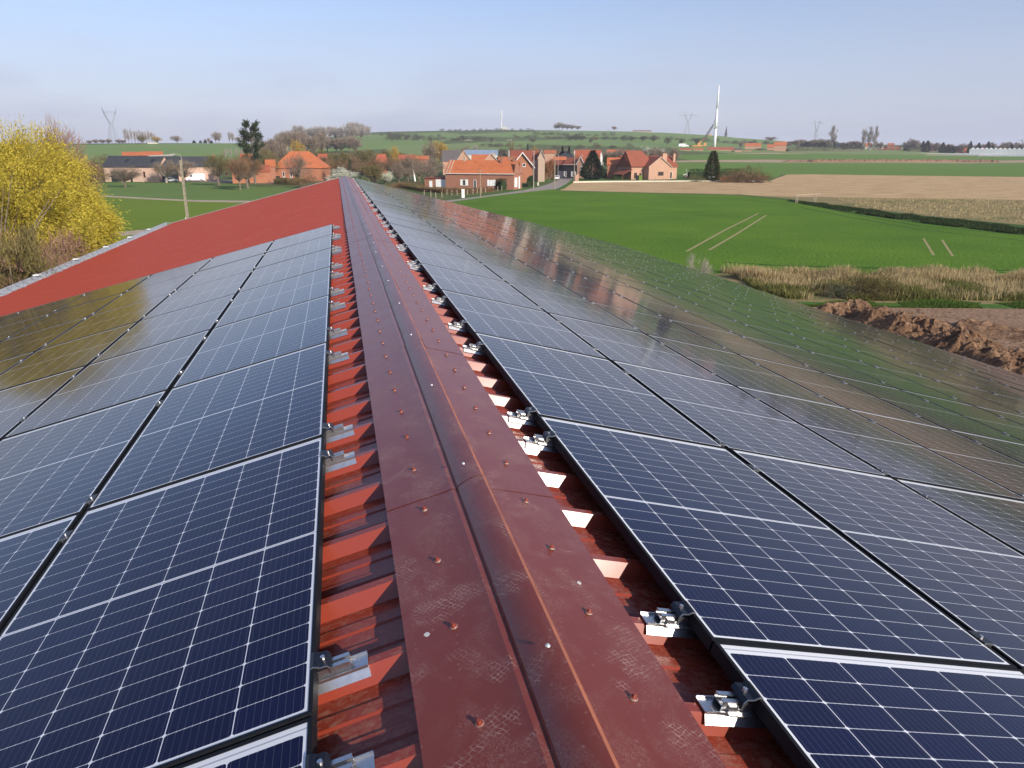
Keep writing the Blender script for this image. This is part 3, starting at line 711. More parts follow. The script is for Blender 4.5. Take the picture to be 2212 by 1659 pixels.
def treemesh(kind,seed):
    """unit-height tree: trunk mesh, crown mesh; returns (trunk,crown)"""
    if (kind,seed) in CACHE: return CACHE[(kind,seed)]
    rn=random.Random(hash(kind)%1 + seed*77+len(kind)*13+ord(kind[0])*7+ord(kind[-1]))
    T=MB(); C=MB()
    P=dict(round=(.22,.42,.62,.36,50,46,.10,.0052),bare=(.2,.40,.60,.38,36,34,.12,.0040),poplar=(.08,.11,.52,.46,46,26,.11,.0040),poplarwide=(.1,.18,.52,.46,46,26,.12,.0040),
      leafy=(.16,.42,.56,.42,60,34,.055,.016),weep=(.12,.46,.58,.40,60,36,.10,.008),pollard=(.26,.44,.60,.32,56,56,.10,.0055),roundfar=(.2,.40,.60,.38,52,34,.09,.013),barefar=(.2,.40,.60,.38,56,34,.10,.009),bush=(.0,.62,.42,.50,46,34,.10,.010),cone=(.0,.27,0,0,0,0,.06,.016),ovoid=(.0,.30,0,0,0,0,.06,.016),pine=(.3,.3,0,0,0,0,.06,.013),dense=(.1,.40,.55,.43,70,44,.06,.013))[kind]
    tb,rad,cz,rz,N,n,tl,tw=P
    if kind in('cone','pine','ovoid'):
        T.tube((0,0,0),(0,0,.9),.03,.006,6)
        if kind in('cone','ovoid'):
            for i in range(4200):
                z=rn.random()**1.15; env=(rad*min(1,(1-z)*1.45+.02) if kind=='cone' else rad*(1-z)**.55)*(.45+.55*min(1,z*7))*(.86+.26*noise.noise(Vector((math.floor(z*11),i%7*1.1,seed))))
                a=rn.uniform(0,6.283); rr=env*rn.uniform(.62,1.0); p=(rr*math.cos(a),rr*math.sin(a),z)
                streak(C,p,(math.cos(a)*.8,math.sin(a)*.8,rn.uniform(.1,1.1)),tl*rn.uniform(.5,1.1),tw*1.5,rn)
        else:
            for i in range(34):
                z=.30+.66*i/33; a=i*2.4+rn.uniform(-.4,.4); L=rad*(1.05-abs(z-.62)*1.5)*rn.uniform(.6,1.15)
                e=Vector((L*math.cos(a),L*math.sin(a),z+L*rn.uniform(.05,.45)))
                T.tube((0,0,z),e,.009,.003,4)
                for k in range(150):
                    q=Vector((0,0,z)).lerp(e,rn.uniform(.35,1.02))+Vector([rn.gauss(0,.022) for _ in range(3)])
                    streak(C,q,(math.cos(a)+rn.uniform(-.8,.8),math.sin(a)+rn.uniform(-.8,.8),rn.uniform(.1,1.2)),tl*rn.uniform(.4,.8),tw,rn)
    else:
        if tb>0:
            lean=(rn.uniform(-.02,.02),rn.uniform(-.02,.02)); 
            T.tube((0,0,0),(lean[0],lean[1],tb),.035 if kind=='pollard' else .026,.024 if kind=='pollard' else .020,7)
        top=Vector((0,0,tb))
        for i in range(N):
            # clump centre
            a=rn.uniform(0,6.283); t=rn.uniform(-1,1); q=rn.random()**.45
            hr=rad*math.sqrt(max(0,1-t*t))*q
            c=Vector((hr*math.cos(a),hr*math.sin(a),cz+rz*t*q))
            k=.78+.5*noise.noise(c*4+Vector((seed*3.1,0,0)))
            c=Vector((c.x*k,c.y*k,cz+(c.z-cz)*(k if kind!='poplar' else 1)))
            if c.z<tb*.75: c.z=tb*.75+rn.random()*.1
            if kind=='bush' and i%2==0: c.z=rn.uniform(.05,.45); c.x*=1.1; c.y*=1.1
            if kind not in('leafy','weep','dense','bush') or i%3==0:
                mid=top.lerp(c,.5)+Vector((0,0,-.05 if kind!='poplar' else .05))
                if kind in('poplar','poplarwide'): mid=Vector((c.x*.3,c.y*.3,max(tb,c.z-.16))); T.tube(mid,c,.005,.002,3,False)
                else:
                    T.tube(top,mid,.012,.007,4,False); T.tube(mid,c,.007,.0025,4,False)
            for _ in range(n):
                sp=.055 if kind not in('poplar',) else .03
                p=c+Vector([rn.gauss(0,sp*rad*2.2) for _ in range(2)]+[rn.gauss(0,sp)])
                o=(c-Vector((0,0,cz-.15)))
                if kind=='weep': d=Vector((o.x*1.2,o.y*1.2,-.5-rn.random()*.5))+Vector([rn.uniform(-.4,.4) for _ in range(3)])
                elif kind in('poplar','poplarwide'): d=Vector((o.x*2,o.y*2,1.0))+Vector([rn.uniform(-.3,.3) for _ in range(3)])
                elif kind in('leafy','dense'): d=Vector([rn.uniform(-1,1) for _ in range(3)])
                else: d=o.normalized()+Vector((0,0,.35))+Vector([rn.uniform(-.75,.75) for _ in range(3)])
                streak(C,p,d,tl*rn.uniform(.5,1.25),tw*rn.uniform(.7,1.3),rn)
    tm=T.mesh('trunk'); cm=C.mesh('crown'); CACHE[(kind,seed)]=(tm,cm); return tm,cm
MC={}
def tree(name,kind,m,P,h,wd=1.0,seed=0,label=None,cat='tree',group=None,bark=None):
    if kind in('round','bare') and math.hypot(P.x-CAM.x,P.y-CAM.y)>320: kind+='far'
    tm,cm=treemesh(kind,seed)
    key=(kind,seed,m,bark)
    if key not in MC:
        a=tm.copy(); a.materials.clear(); a.materials.append(bark or M_bark); b=cm.copy(); b.materials.clear(); b.materials.append(LM[m]); MC[key]=(a,b)
    a,b=MC[key]
    root=empty(name,(P.x,P.y,P.z-.05),random.Random(int(P.x*13+P.y*7)).uniform(0,6.28),label,cat,group)
    root.scale=(h*wd,h*wd,h)
    for me,nm in ((a,'trunk'),(b,'crown')):
        if len(me.polygons)==0: continue
        o=bpy.data.objects.new(nm,me); COL.objects.link(o); o.parent=root
    return root
def tpx(name,kind,m,u,vtop,d=None,vb=None,w=None,**k):
    """tree by its pixel column, top row and either base row or distance; w = crown width in pixels"""
    P=G(u,vb) if vb is not None and d is None else at(u,d)
    h=(ztop(P,vtop)-P.z)*(.95 if kind not in('cone','ovoid','pine') else 1)
    base={'round':.68,'bare':.64,'poplar':.19,'poplarwide':.30,'leafy':.66,'weep':.74,'pollard':.70,'bush':.98,'cone':.44,'ovoid':.50,'pine':.55,'dense':.64}[kind]
    wd=1.0 if w is None else (w*mpp(P))/(h*base)
    return tree(name,kind,m,P,h,wd,**k)
def hedge(name,line,h,wd,m,label,cat='hedge',group=None,dens=30,leaf=.12,lump=.25,dists=None,kind=None):
    """hedge along a pixel polyline"""
    P=[G(u,v) for u,v in line] if dists is None else [at(u,dd) for u,dd in zip(line,dists)]
    mb=MB(); rn=random.Random(len(label)*31+int(P[0].x)); core=MB()
    dens*=2 if leaf<.5 else 1
    for a,b in zip(P,P[1:]):
        d=(b-a); L=d.length; dn=d.normalized(); nn=Vector((-dn.y,dn.x,0)).normalized()
        for _ in range(int(L*dens)):
            t=rn.random(); q=a.lerp(b,t); hh=h*(1+lump*noise.noise(Vector((q.x*.6/h,q.y*.6/h,1)))*2)
            s=rn.uniform(-1,1); z=rn.random()**.6
            if abs(s)<.6 and z<.75: s=math.copysign(rn.uniform(.7,1),s)
            p=q+nn*(s*wd/2*(1.05-.25*z))+Vector((0,0,z*hh))
            streak(mb,p,(rn.uniform(-1,1),rn.uniform(-1,1),rn.uniform(-.2,1.2)),leaf*rn.uniform(.7,1.8),leaf*.6,rn)
        hh=h*(.72 if leaf<.5 else .5); c=[a+nn*wd*.33,a-nn*wd*.33,b-nn*wd*.33,b+nn*wd*.33]
        core.add([tuple(p-Vector((0,0,.2))) for p in c]+[tuple(p+Vector((0,0,hh))) for p in c],[(0,1,2,3),(7,6,5,4),(0,4,5,1),(1,5,6,2),(2,6,7,3),(3,7,4,0)])
    off=len(mb.v); mb.v+=core.v; mb.f+=[tuple(i+off for i in f) for f in core.f]; mb.mi+=[0]*len(core.f)
    o=mb.build(name,LM[m] if isinstance(m,str) else m); tag(o,label,cat,group,kind); return o

# ------------------------------------------------------------------ building kit
def tilemat(name,c,c2,rough=.75):
    t=NT(name); ob=t.tc.outputs['Object']; n1=t.noise(.6,5,.65,ob); n2=t.noise(5,4,.7,ob)
    wv=t.n('ShaderNodeTexWave'); wv.wave_type='BANDS'; wv.bands_direction='X'; wv.inputs['Scale'].default_value=1.3; wv.inputs['Distortion'].default_value=.3; t.l(ob,wv.inputs['Vector'])
    wz=t.n('ShaderNodeTexWave'); wz.wave_type='BANDS'; wz.bands_direction='Z'; wz.wave_profile='SAW'; wz.inputs['Scale'].default_value=1.3; t.l(ob,wz.inputs['Vector'])
    col=t.ramp(t.math('ADD',t.math('MULTIPLY',n1,.5),t.math('MULTIPLY',n2,.5)),[(.32,c),(.68,c2)])
    t.bump(t.math('ADD',wv.outputs['Fac'],wz.outputs['Fac']),.5,.05); return t.out(col,rough,0,.3)
def brickmat(name,c,c2,mo,scale=1.0):
    t=NT(name); ob=t.tc.outputs['Object']
    s=t.n('ShaderNodeSeparateXYZ'); t.l(ob,s.inputs[0]); cv=t.n('ShaderNodeCombineXYZ'); t.l(t.math('ADD',s.outputs[0],s.outputs[1]),cv.inputs[0]); t.l(s.outputs[2],cv.inputs[1])
    b=t.n('ShaderNodeTexBrick'); b.inputs['Scale'].default_value=scale; b.inputs['Brick Width'].default_value=.23; b.inputs['Row Height'].default_value=.075; b.inputs['Mortar Size'].default_value=.010
    b.inputs['Color1'].default_value=c+(1,); b.inputs['Color2'].default_value=c2+(1,); b.inputs['Mortar'].default_value=mo+(1,); t.l(cv.outputs[0],b.inputs['Vector'])
    n=t.noise(.5,5,.65,ob); col=t.mix(t.math('MULTIPLY',n,.8),b.outputs['Color'],tuple(x*.62 for x in c),'MIX')
    return t.out(col,.9,0,.2)
M_tile=tilemat('orange_clay_tile',(.38,.105,.042),(.60,.19,.075))
M_tilered=tilemat('red_clay_tile',(.30,.075,.040),(.46,.13,.07))
M_tilebrown=tilemat('brown_red_tile',(.20,.058,.034),(.33,.10,.058))
M_slate=tilemat('dark_slate',(.035,.037,.043),(.065,.067,.075),.6)
M_slatel=tilemat('grey_slate',(.10,.085,.085),(.17,.145,.14),.7)
M_brick=brickmat('red_brick',(.42,.165,.10),(.32,.12,.075),(.36,.28,.22))
M_brickpink=brickmat('pink_brick',(.60,.33,.22),(.48,.25,.17),(.55,.42,.33))
M_brickpale=brickmat('pale_brick',(.56,.42,.32),(.46,.34,.26),(.5,.45,.38))
M_limepink=brickmat('old_pink_brick',(.70,.44,.33),(.58,.36,.27),(.66,.54,.45))
M_brickorange=brickmat('orange_brick',(.48,.17,.085),(.38,.13,.07),(.40,.27,.19))
M_render=mat('pale_render',(.55,.52,.47),.9,0,.1,1)
M_whitew=mat('white_frame',(.78,.78,.76),.5,0,.04,2)
M_shut=mat('white_shutter',(.82,.82,.80),.55,0,.05,2)
M_tim=mat('black_timber',(.022,.024,.030),.75,0,.2,2)
M_blueroof=mat('pale_blue_metal_roof',(.32,.40,.50),.45,.2,.2,.6)
M_pane=mat('window_pane',(.02,.025,.03),.08,0,.2,1,spec=.8)
M_brownw=mat('brown_frame',(.14,.06,.035),.6,0,.15,2)
M_greydoor=mat('grey_door',(.45,.46,.48),.6,0,.05,1)
WK=dict(window=(M_whitew,M_pane),brown=(M_brownw,M_pane),shutter=(M_shut,M_shut),garage=(M_shut,M_shut),greygarage=(M_greydoor,M_greydoor),door=(M_brownw,M_pane),dark=(M_tim,M_pane),patio=(M_whitew,M_pane),skylight=(M_greydoor,M_pane))
def opening(root,face,a0,a1,z0,z1,kind,w,dp):
    """window or door: frame with a recessed pane"""
    fm,pm=WK[kind]; t=.10 if kind not in('shutter','garage') else .06
    if face=='F': X=lambda a,n,z:(a,-n,z)
    elif face=='R': X=lambda a,n,z:(w+n,a,z)
    else: X=lambda a,n,z:(-n,dp-a,z)
    def bx(mb,a0,a1,n0,n1,z0,z1):
        vs=[X(a,n,z) for z in (z0,z1) for a,n in ((a0,n1),(a1,n1),(a1,n0),(a0,n0))]
        mb.add(vs,[(3,2,1,0),(4,5,6,7),(0,1,5,4),(1,2,6,5),(2,3,7,6),(3,0,4,7)])
    nm={'window':'window','brown':'window','dark':'window','shutter':'shutter','garage':'garage_door','greygarage':'garage_door','door':'door','patio':'patio_door'}[kind]
    mb=MB()
    if kind in('shutter','garage','greygarage'):
        bx(mb,a0,a1,.02,.07,z0,z1); k=z0+.25
        while k<z1-.1: bx(mb,a0+.04,a1-.04,.072,.085,k,k+.05); k+=.42
        o=mb.build(nm,fm,root); recalc(o.data); return
    bx(mb,a0,a1,.01,.07,z0,z0+t); bx(mb,a0,a1,.01,.07,z1-t,z1); bx(mb,a0,a0+t,.01,.069,z0+t,z1-t); bx(mb,a1-t,a1,.01,.069,z0+t,z1-t)
    if a1-a0>1.0: bx(mb,(a0+a1)/2-t/2,(a0+a1)/2+t/2,.01,.068,z0+t,z1-t)
    if nm=='window': bx(mb,a0-.08,a1+.08,.01,.12,z0-.09,z0-.001)
    o=mb.build(nm,fm,root); recalc(o.data)
    mb=MB(); bx(mb,a0+t*.5,a1-t*.5,.012,.035,z0+t*.5,z1-t*.5); p=mb.build('pane',pm,o); recalc(p.data)
def house(name,PL_,PR_,dp,he,hr,wallm,roofm,kind='side',wins=(),chim=(),label='',cat='house',group=None,over=.3,trim=None,hip=2.5,wings=(),z0=None,rake=None,gut=None):
    """front wall from PL_ to PR_ (left to right seen from the roof), body going away from us"""
    P=Vector(PL_); Q=Vector(PR_); d=Vector((Q.x-P.x,Q.y-P.y,0)); w=d.length; rz=math.atan2(d.y,d.x)
    base=min(P.z,Q.z) if z0 is None else z0
    root=empty(name,(P.x,P.y,base),rz,label,cat,group)
    mb=MB(); zb=-1.5
    if kind=='side':
        pr=[(0,zb),(dp,zb),(dp,he),(dp/2,hr-.08),(0,he)]; mb.prism(pr,'x',0,w)
    elif kind=='front':
        pr=[(0,zb),(w,zb),(w,he),(w/2,hr-.08),(0,he)]; mb.prism(pr,'y',0,dp)
    elif kind=='mono': mb.prism([(0,zb),(dp,zb),(dp,hr-.08),(0,he-.04)],'x',0,w)
    elif kind=='monox': mb.prism([(0,zb),(w,zb),(w,hr-.08),(0,he-.04)],'y',0,dp)
    else: mb.box(0,w,0,dp,zb,he)
    o=mb.build('wall',wallm,root); recalc(o.data)
    mb=MB(); th=.16
    if kind=='side':
        k=over*(hr-he)/(dp/2)
        mb.slab([(-over,-over,he-k+th),(w+over,-over,he-k+th),(w+over,dp/2,hr+th),(-over,dp/2,hr+th)],th)
        mb.slab([(-over,dp/2,hr+th),(w+over,dp/2,hr+th),(w+over,dp+over,he-k+th),(-over,dp+over,he-k+th)],th)
    elif kind=='front':
        k=over*(hr-he)/(w/2)
        mb.slab([(-over,-over,he-k+th),(w/2,-over,hr+th),(w/2,dp+over,hr+th),(-over,dp+over,he-k+th)],th)
        mb.slab([(w/2,-over,hr+th),(w+over,-over,he-k+th),(w+over,dp+over,he-k+th),(w/2,dp+over,hr+th)],th)
    elif kind=='mono': mb.slab([(-over,-over,he+th),(w+over,-over,he+th),(w+over,dp+over,hr+th),(-over,dp+over,hr+th)],th)
    elif kind=='monox': mb.slab([(-over,-over,he+th),(w+over,-over,hr+th),(w+over,dp+over,hr+th),(-over,dp+over,he+th)],th)
    elif kind=='hip':
        e=over; z=he; hl,hq=(hip if isinstance(hip,tuple) else (hip,hip))
        A_,B_,C_,D_=(-e,-e,z),(w+e,-e,z),(w+e,dp+e,z),(-e,dp+e,z); E_,F_=(hl,dp/2,hr),(w-hq,dp/2,hr)
        mb.add([A_,B_,C_,D_,E_,F_],[(0,1,5,4),(1,2,5),(2,3,4,5),(3,0,4),(3,2,1,0)])
    elif kind=='flat': mb.box(-over,w+over,-over,dp+over,he,hr)
    ro=mb.build('roof',roofm,root); recalc(ro.data)
    if trim is not None and kind=='front':
        mb=MB(); k=over*(hr-he)/(w/2)
        for s,x0,x1 in ((1,-over-.02,w/2),(1,w+over+.02,w/2)):
            vs=[(x0,-over-.05,he-k-.18),(x1,-over-.05,hr-.22),(x1,-over-.05,hr+th+.02),(x0,-over-.05,he-k+th+.02)]
            mb.add(vs+[(a,b+.045,c) for a,b,c in vs],[(0,1,2,3),(7,6,5,4),(0,4,5,1),(1,5,6,2),(2,6,7,3),(3,7,4,0)])
        b=mb.build('bargeboard',trim,ro); recalc(b.data)
    if trim is not None and kind=='side':
        mb=MB(); mb.box(-over,w+over,-over-.14,-over-.01,he-.10,he+.04); mb.build('gutter',trim,ro)
    if rake is not None and kind=='side':
        k=over*(hr-he)/(dp/2)
        for x in rake:
            mb=MB(); mb.add([(x-.13,-over,he-k+th),(x+.13,-over,he-k+th),(x+.13,dp/2,hr+th),(x-.13,dp/2,hr+th)]+[(x-.13,-over,he-k+th+.1),(x+.13,-over,he-k+th+.1),(x+.13,dp/2,hr+th+.1),(x-.13,dp/2,hr+th+.1)],[(3,2,1,0),(4,5,6,7),(0,1,5,4),(1,2,6,5),(2,3,7,6),(3,0,4,7)])
            b=mb.build('roof_rib',M_brickpale,ro); recalc(b.data)
    for (cx,cy,cw,zb_,zt_,cm) in chim:
        mb=MB(); mb.box(cx-cw/2,cx+cw/2,cy-.3,cy+.3,zb_,zt_); mb.box(cx-cw/2-.06,cx+cw/2+.06,cy-.36,cy+.36,zt_+.002,zt_+.1); mb.cyl(cx,cy,zt_+.1,zt_+.4,.12,.1,8)
        mb.build('chimney',cm,ro)
    for (f,a0,a1,z0_,z1_,k) in wins: opening(root,f,a0,a1,z0_,z1_,k,w,dp)
    return root
def P4(u0,v0,u1,v1): return G(u0,v0),G(u1,v1)
def flatten(a,b,z=None):
    z=min(a.z,b.z) if z is None else z; return Vector((a.x,a.y,z)),Vector((b.x,b.y,z))
def hs(name,u0,u1,dd,ve,vr,dp,wallm,roofm,kind='side',dd2=None,vtopw=None,**k):
    """far house: columns u0..u1 at distance dd (dd2 at right), eave and ridge rows"""
    a,b=at(u0,dd),at(u1,dd2 or dd); a,b=flatten(a,b)
    n=Vector((-(b-a).y,(b-a).x,0)).normalized()
    he=ztop(a,ve)-a.z
    mid=(a+b)/2+n*(dp/2 if kind in('side','hip') else 0); hr=ztop(Vector((mid.x,mid.y,a.z)),vr)-a.z
    return house(name,a,b,dp,max(he,1.2),max(hr,he+.6),wallm,roofm,kind,**k)
# --- brick longhouse by the road
a,b=flatten(at(961,206),G(1110,410.0)); n=Vector((-(b-a).y,(b-a).x,0)).normalized(); W=(b-a).length
he=(ztop(b,375.5)-b.z+ztop(a,374.5)-a.z)/2; hr=ztop((a+b)/2+n*3.6,347.5)-a.z
k=W/149.
lh=house('brick_house',a,b,7.2,he,hr,M_brick,M_tile,'side',label='long low red brick house with orange tiled roof and white shutters beside the road',trim=M_whitew,over=.25,rake=(.35,W*.062),
  chim=((W*.22,3.6,.6,hr-.4,hr+.9,M_brickpale),(W*.775,3.0,.7,hr-.6,hr+1.0,M_brick),(W*.945,3.4,.6,hr-.4,hr+.6,M_brick)),
  wins=[('F',W*.222,W*.252,.9,2.45,'shutter'),('F',W*.256,W*.300,.9,2.4,'patio'),('F',W*.304,W*.337,.9,2.45,'shutter'),('F',W*.42,W*.458,.15,2.4,'patio'),
        ('F',W*.618,W*.650,.9,2.45,'shutter'),('F',W*.654,W*.700,.9,2.4,'shutter'),('F',W*.704,W*.738,.9,2.45,'shutter'),
        ('R',.5,.95,.6,3.0,'shutter'),('R',1.15,1.6,.6,3.0,'shutter'),('R',1.8,2.25,.6,3.0,'shutter'),('R',2.45,2.9,.6,3.0,'shutter'),('R',4.2,5.3,.15,3.2,'garage')])
# cross gables over the right end (two small dormer gables)
def crossgable(root,x,w,zb,zt,y0,y1,wm,rm):
    mb=MB(); mb.prism([(x-w/2,zb),(x+w/2,zb),(x,zt)],'y',y0,y1); o=mb.build('dormer',wm,root); recalc(o.data)
    mb=MB(); t=.12; s=.15
    mb.slab([(x-w/2-s,y0-.2,zb-s+t),(x,y0-.2,zt+t),(x,y1,zt+t),(x-w/2-s,y1,zb-s+t)],t); mb.slab([(x,y0-.2,zt+t),(x+w/2+s,y0-.2,zb-s+t),(x+w/2+s,y1,zb-s+t),(x,y1,zt+t)],t)
    r=mb.build('dormer_roof',rm,o); recalc(r.data)
# end wall on the road side rises as a pointed gable with a hipped return behind
mb=MB(); mb.prism([(-.1,he),(3.4,he),(1.55,hr+.25)],'x',W+.02,W+.30); mb.prism([(3.9,he),(7.2,he),(5.6,hr+.1)],'x',W+.02,W+.25); o=mb.build('end_gable',M_brick,lh); recalc(o.data)
# lean-to with the garage at the left end
a2=a-(b-a).normalized()*6.6
g=house('lean_to_garage',a2+n*1.2,a-(b-a).normalized()*.05+n*1.2,5.2,2.6,2.75,M_brick,M_tilebrown,'mono',label='low brick lean-to with big white garage door at left end of long brick house',cat='garage',
  wins=[('F',3.3,6.2,.1,2.35,'garage'),('F',1.4,2.3,.1,1.95,'garage')])
# --- pink house with gable
a,b=flatten(G(1363,388),G(1461,386.5)); W=(b-a).length; n=Vector((-(b-a).y,(b-a).x,0)).normalized(); s=W/98.
he=ztop(a,359.5)-a.z; hr=ztop((a+b)/2+n*4.5,337.5)-a.z
ph=house('pink_brick_house',a,b,9,he,hr,M_brickpink,M_tilebrown,'side',label='pink brick house with brown roof, front gable and wide chimney, beside the cream garden wall',over=.4,
  chim=((s*74.5,1.6,s*9.5,he-1.5,hr+.9,M_brickpink),(s*97,2.0,s*4.5,he-1.5,hr+.8,M_brickpink)),
  wins=[('F',s*75,s*88,.15,2.6,'patio'),('F',s*6,s*12,.5,2.4,'brown'),('F',s*17,s*21,1.2,2.3,'brown')])
def wing(root,x0,x1,y0,y1,he,hr,wm,rm,kind='front',over=.35,hip=1.5,trim=None):
    mb=MB()
    if kind=='front': mb.prism([(x0,-1.5),(x1,-1.5),(x1,he),((x0+x1)/2,hr-.08),(x0,he)],'y',y0,y1)
    o=mb.build('front_gable',wm,root); recalc(o.data)
    mb=MB(); th=.16; xm=(x0+x1)/2; k=over*(hr-he)/(xm-x0)
    mb.slab([(x0-over,y0-over,he-k+th),(xm,y0-over,hr+th),(xm,y1,hr+th),(x0-over,y1,he-k+th)],th); mb.slab([(xm,y0-over,hr+th),(x1+over,y0-over,he-k+th),(x1+over,y1,he-k+th),(xm,y1,hr+th)],th)
    r=mb.build('gable_roof',rm,o); recalc(r.data)
    mb=MB()
    for xa in (x0-over-.02,x1+over+.02):
        vs=[(xa,y0-over-.05,he-k-.15),(xm,y0-over-.05,hr-.2),(xm,y0-over-.05,hr+th+.02),(xa,y0-over-.05,he-k+th+.02)]
        mb.add(vs+[(p,q+.045,c) for p,q,c in vs],[(0,1,2,3),(7,6,5,4),(0,4,5,1),(1,5,6,2),(2,6,7,3),(3,7,4,0)])
    t=mb.build('bargeboard',M_brickpale,r); recalc(t.data)
    return o
hg=ztop(a-n*3,339.0)-a.z
gw=wing(ph,s*26,s*72.5,-3.2,5,he,hg,M_brickpink,M_tilebrown)
mb=MB(); 
for f in ((s*46,s*57.5,1.35,2.75,'brown'),):
    fm,pm=WK['brown']; mb=MB(); x0,x1,z0,z1,_=f; y=-3.2
    mb.box(x0,x1,y-.07,y-.01,z0,z1); o=mb.build('window',fm,ph); mb=MB(); mb.box(x0+.12,(x0+x1)/2-.06,y-.085,y-.0712,z0+.12,z1-.12); mb.box((x0+x1)/2+.06,x1-.12,y-.085,y-.0712,z0+.12,z1-.12); mb.build('pane',pm,o)
# tall hipped roof at the left
mb=MB(); z=he+.02; xr=s*52; ht=ztop(a+n*5,325.3)-a.z
mb.add([(-.5,-.5,z),(xr,-.5,z),(xr,9.5,z),(-.5,9.5,z),(.3,4.8,ht),(s*34.5,4.8,ht)],[(0,1,5,4),(1,2,5),(2,3,4,5),(3,0,4),(3,2,1,0)]); o=mb.build('tall_roof',M_tilebrown,ph); recalc(o.data)
mb=MB(); mb.slab([(-4.5,-1,1.9),(0,-1,3.6),(0,6,3.6),(-4.5,6,1.9)],.14); mb.tube((-4.2,-.8,-1),(-4.2,-.8,1.8),.1,.1,6); o=mb.build('porch_roof',M_tilebrown,ph); recalc(o.data)
# --- cottages at the bend
a,b=flatten(G(1227,379.5),G(1246,380.5)); a=at(1217.5,300); b=at(1247,297); a,b=flatten(a,b); n=Vector((-(b-a).y,(b-a).x,0)).normalized(); W=(b-a).length
he=ztop(a,355.5)-a.z; hr=ztop(a+n*3.5,341)-a.z
house('black_cottage',a,b,7,he,hr,M_tim,M_tilebrown,'side',label='low black-boarded cottage with red roof and white windows at the road bend',trim=M_whitew,
   chim=((W*.98,3.5,.6,hr-.4,hr+1,M_brickpale),),wins=[('F',W*.04,W*.12,.6,2.5,'shutter'),('F',W*.14,W*.24,.6,2.5,'window'),('F',W*.45,W*.53,.1,2.4,'dark'),('F',W*.58,W*.68,.6,2.5,'shutter'),('F',W*.72,W*.82,.6,2.5,'window'),('F',W*.85,W*.93,.6,2.5,'shutter')])
c=b+(b-a).normalized()*.05; d_=at(1262,296); c,d_=flatten(c,Vector((d_.x,d_.y,c.z)),a.z)
house('brick_gable_house',c,d_,8,he+.6,ztop(c,338)-a.z,M_brickpink,M_tilebrown,'front',trim=M_whitew,label='narrow pink brick house with white-edged gable behind the dark spruce',wins=[('F',1.2,2.2,3.2,4.4,'window')])
c=a-(b-a).normalized()*7.5; 
house('cottage_annex',c+n*1,a-(b-a).normalized()*.05+n*1,6,he-.1,hr-1.0,M_tim,M_tilebrown,'side',label='black-boarded annex with grey garage door left of the black cottage',cat='garage',wins=[('F',4.4,6.8,.1,2.6,'greygarage')])
hs('slate_pyramid_house',1199,1242,338,340.5,326,12,M_brickpink,M_slate,'hip',hip=(5.5,5.5),wins=[('F',6,8,3.4,5,'dark')],label='pink brick house under a dark slate pyramid roof behind the black cottage')
hs('orange_roof_house',1196,1222,322,352,339,8,M_brickpink,M_tile,'side',label='orange-roofed house in front of the slate pyramid house, left of the cottage')
hs('long_red_roof_house',1241,1298,365,337,324.5,9,M_brickorange,M_tilered,'side',label='long red-roofed house behind the dark spruce and the white pole',chim=((12,4.5,.7,5,7.5,M_brick),))
hs('white_gable_house',1297,1301.5,352,333,325,8,M_whitew,M_tilered,'front',label='sliver of a white gable showing right of the rusty tree')
hs('small_orange_house',1313,1340,292,354.5,341,7,M_brickorange,M_tile,'side',label='small brick outbuilding with bright orange roof between spruce and black barn',cat='outbuilding')
a=at(1319,305); b=at(1361,300); a,b=flatten(a,b); hb=ztop(a,350)-a.z
house('black_barn',a,b,16,hb,ztop((a+b)/2,337)-a.z,M_tim,M_tilered,'front',label='black boarded barn with red roof left of the pink house',cat='barn',trim=M_tilered,wins=[('F',5,7.5,1,2.6,'greygarage')])
# --- village core behind the longhouse
hs('grey_slate_house',956,993,330,347.5,325.5,12,M_brickpink,M_slatel,'side',label='big grey slate roof behind the left half of the long brick house',chim=((22,6,.7,6,9,M_brickpale),))
hs('pink_gable_house',988,1016,300,345,325,12,M_brickpink,M_tile,'front',trim=M_brickpale,label='pink brick gable with two upstairs windows behind the long brick house',wins=[('F',3.3,4.2,2.6,3.8,'window'),('F',1.6,2.5,2.6,3.8,'window')],chim=((2.2,3,.7,6,9.3,M_brickpale),))
hs('blue_metal_barn',1004,1075,400,334,324.5,18,M_render,M_blueroof,'side',label='long barn with pale blue metal roof in the middle of the village',cat='barn')
hs('orange_village_house',1020,1055,285,349,334.5,9,M_brickorange,M_tile,'side',label='orange roof left of the plain pink gable behind the long brick house')
hs('plain_gable_house',1043.5,1078,262,350,331.5,12,M_brickpink,M_tile,'front',trim=M_brickpale,label='plain pink brick gable with one dark window behind the long brick house',wins=[('F',2.7,3.5,4.2,4.9,'dark')])
hs('orange_range_house',1078,1120,264,352,339.5,9,M_brickorange,M_tile,'side',label='orange roof between plain pink gable and white-edged gable, behind long brick house',chim=((3.0,4.5,.5,4,8,M_brick),))
hs('dark_gable_barn',1072,1104,300,342,328.5,12,M_tim,M_slatel,'front',label='dark boarded barn gable with a white pole in front, village centre',cat='barn')
hs('white_edged_house',1107,1151,250,357,329.5,14,M_brickorange,M_tilebrown,'front',trim=M_whitew,over=.7,label='large brown-roofed brick house with broad white bargeboards on its gable',wins=[('F',W*.0+1.6,3.2,3.0,4.0,'window'),('F',3.3,4.2,5.0,6.0,'window')],chim=((-.6,4,2.2,5,8.0,M_brick),))
hs('brown_roof_house',1104,1154,290,346,325.5,11,M_brickorange,M_tilebrown,'side',label='brown tiled roof rising behind the white-edged gable')
hs('grey_render_house',1151.5,1162,262,344,325.5,9,M_render,M_tilebrown,'side',label='narrow grey rendered house with brown roof right of white pole')
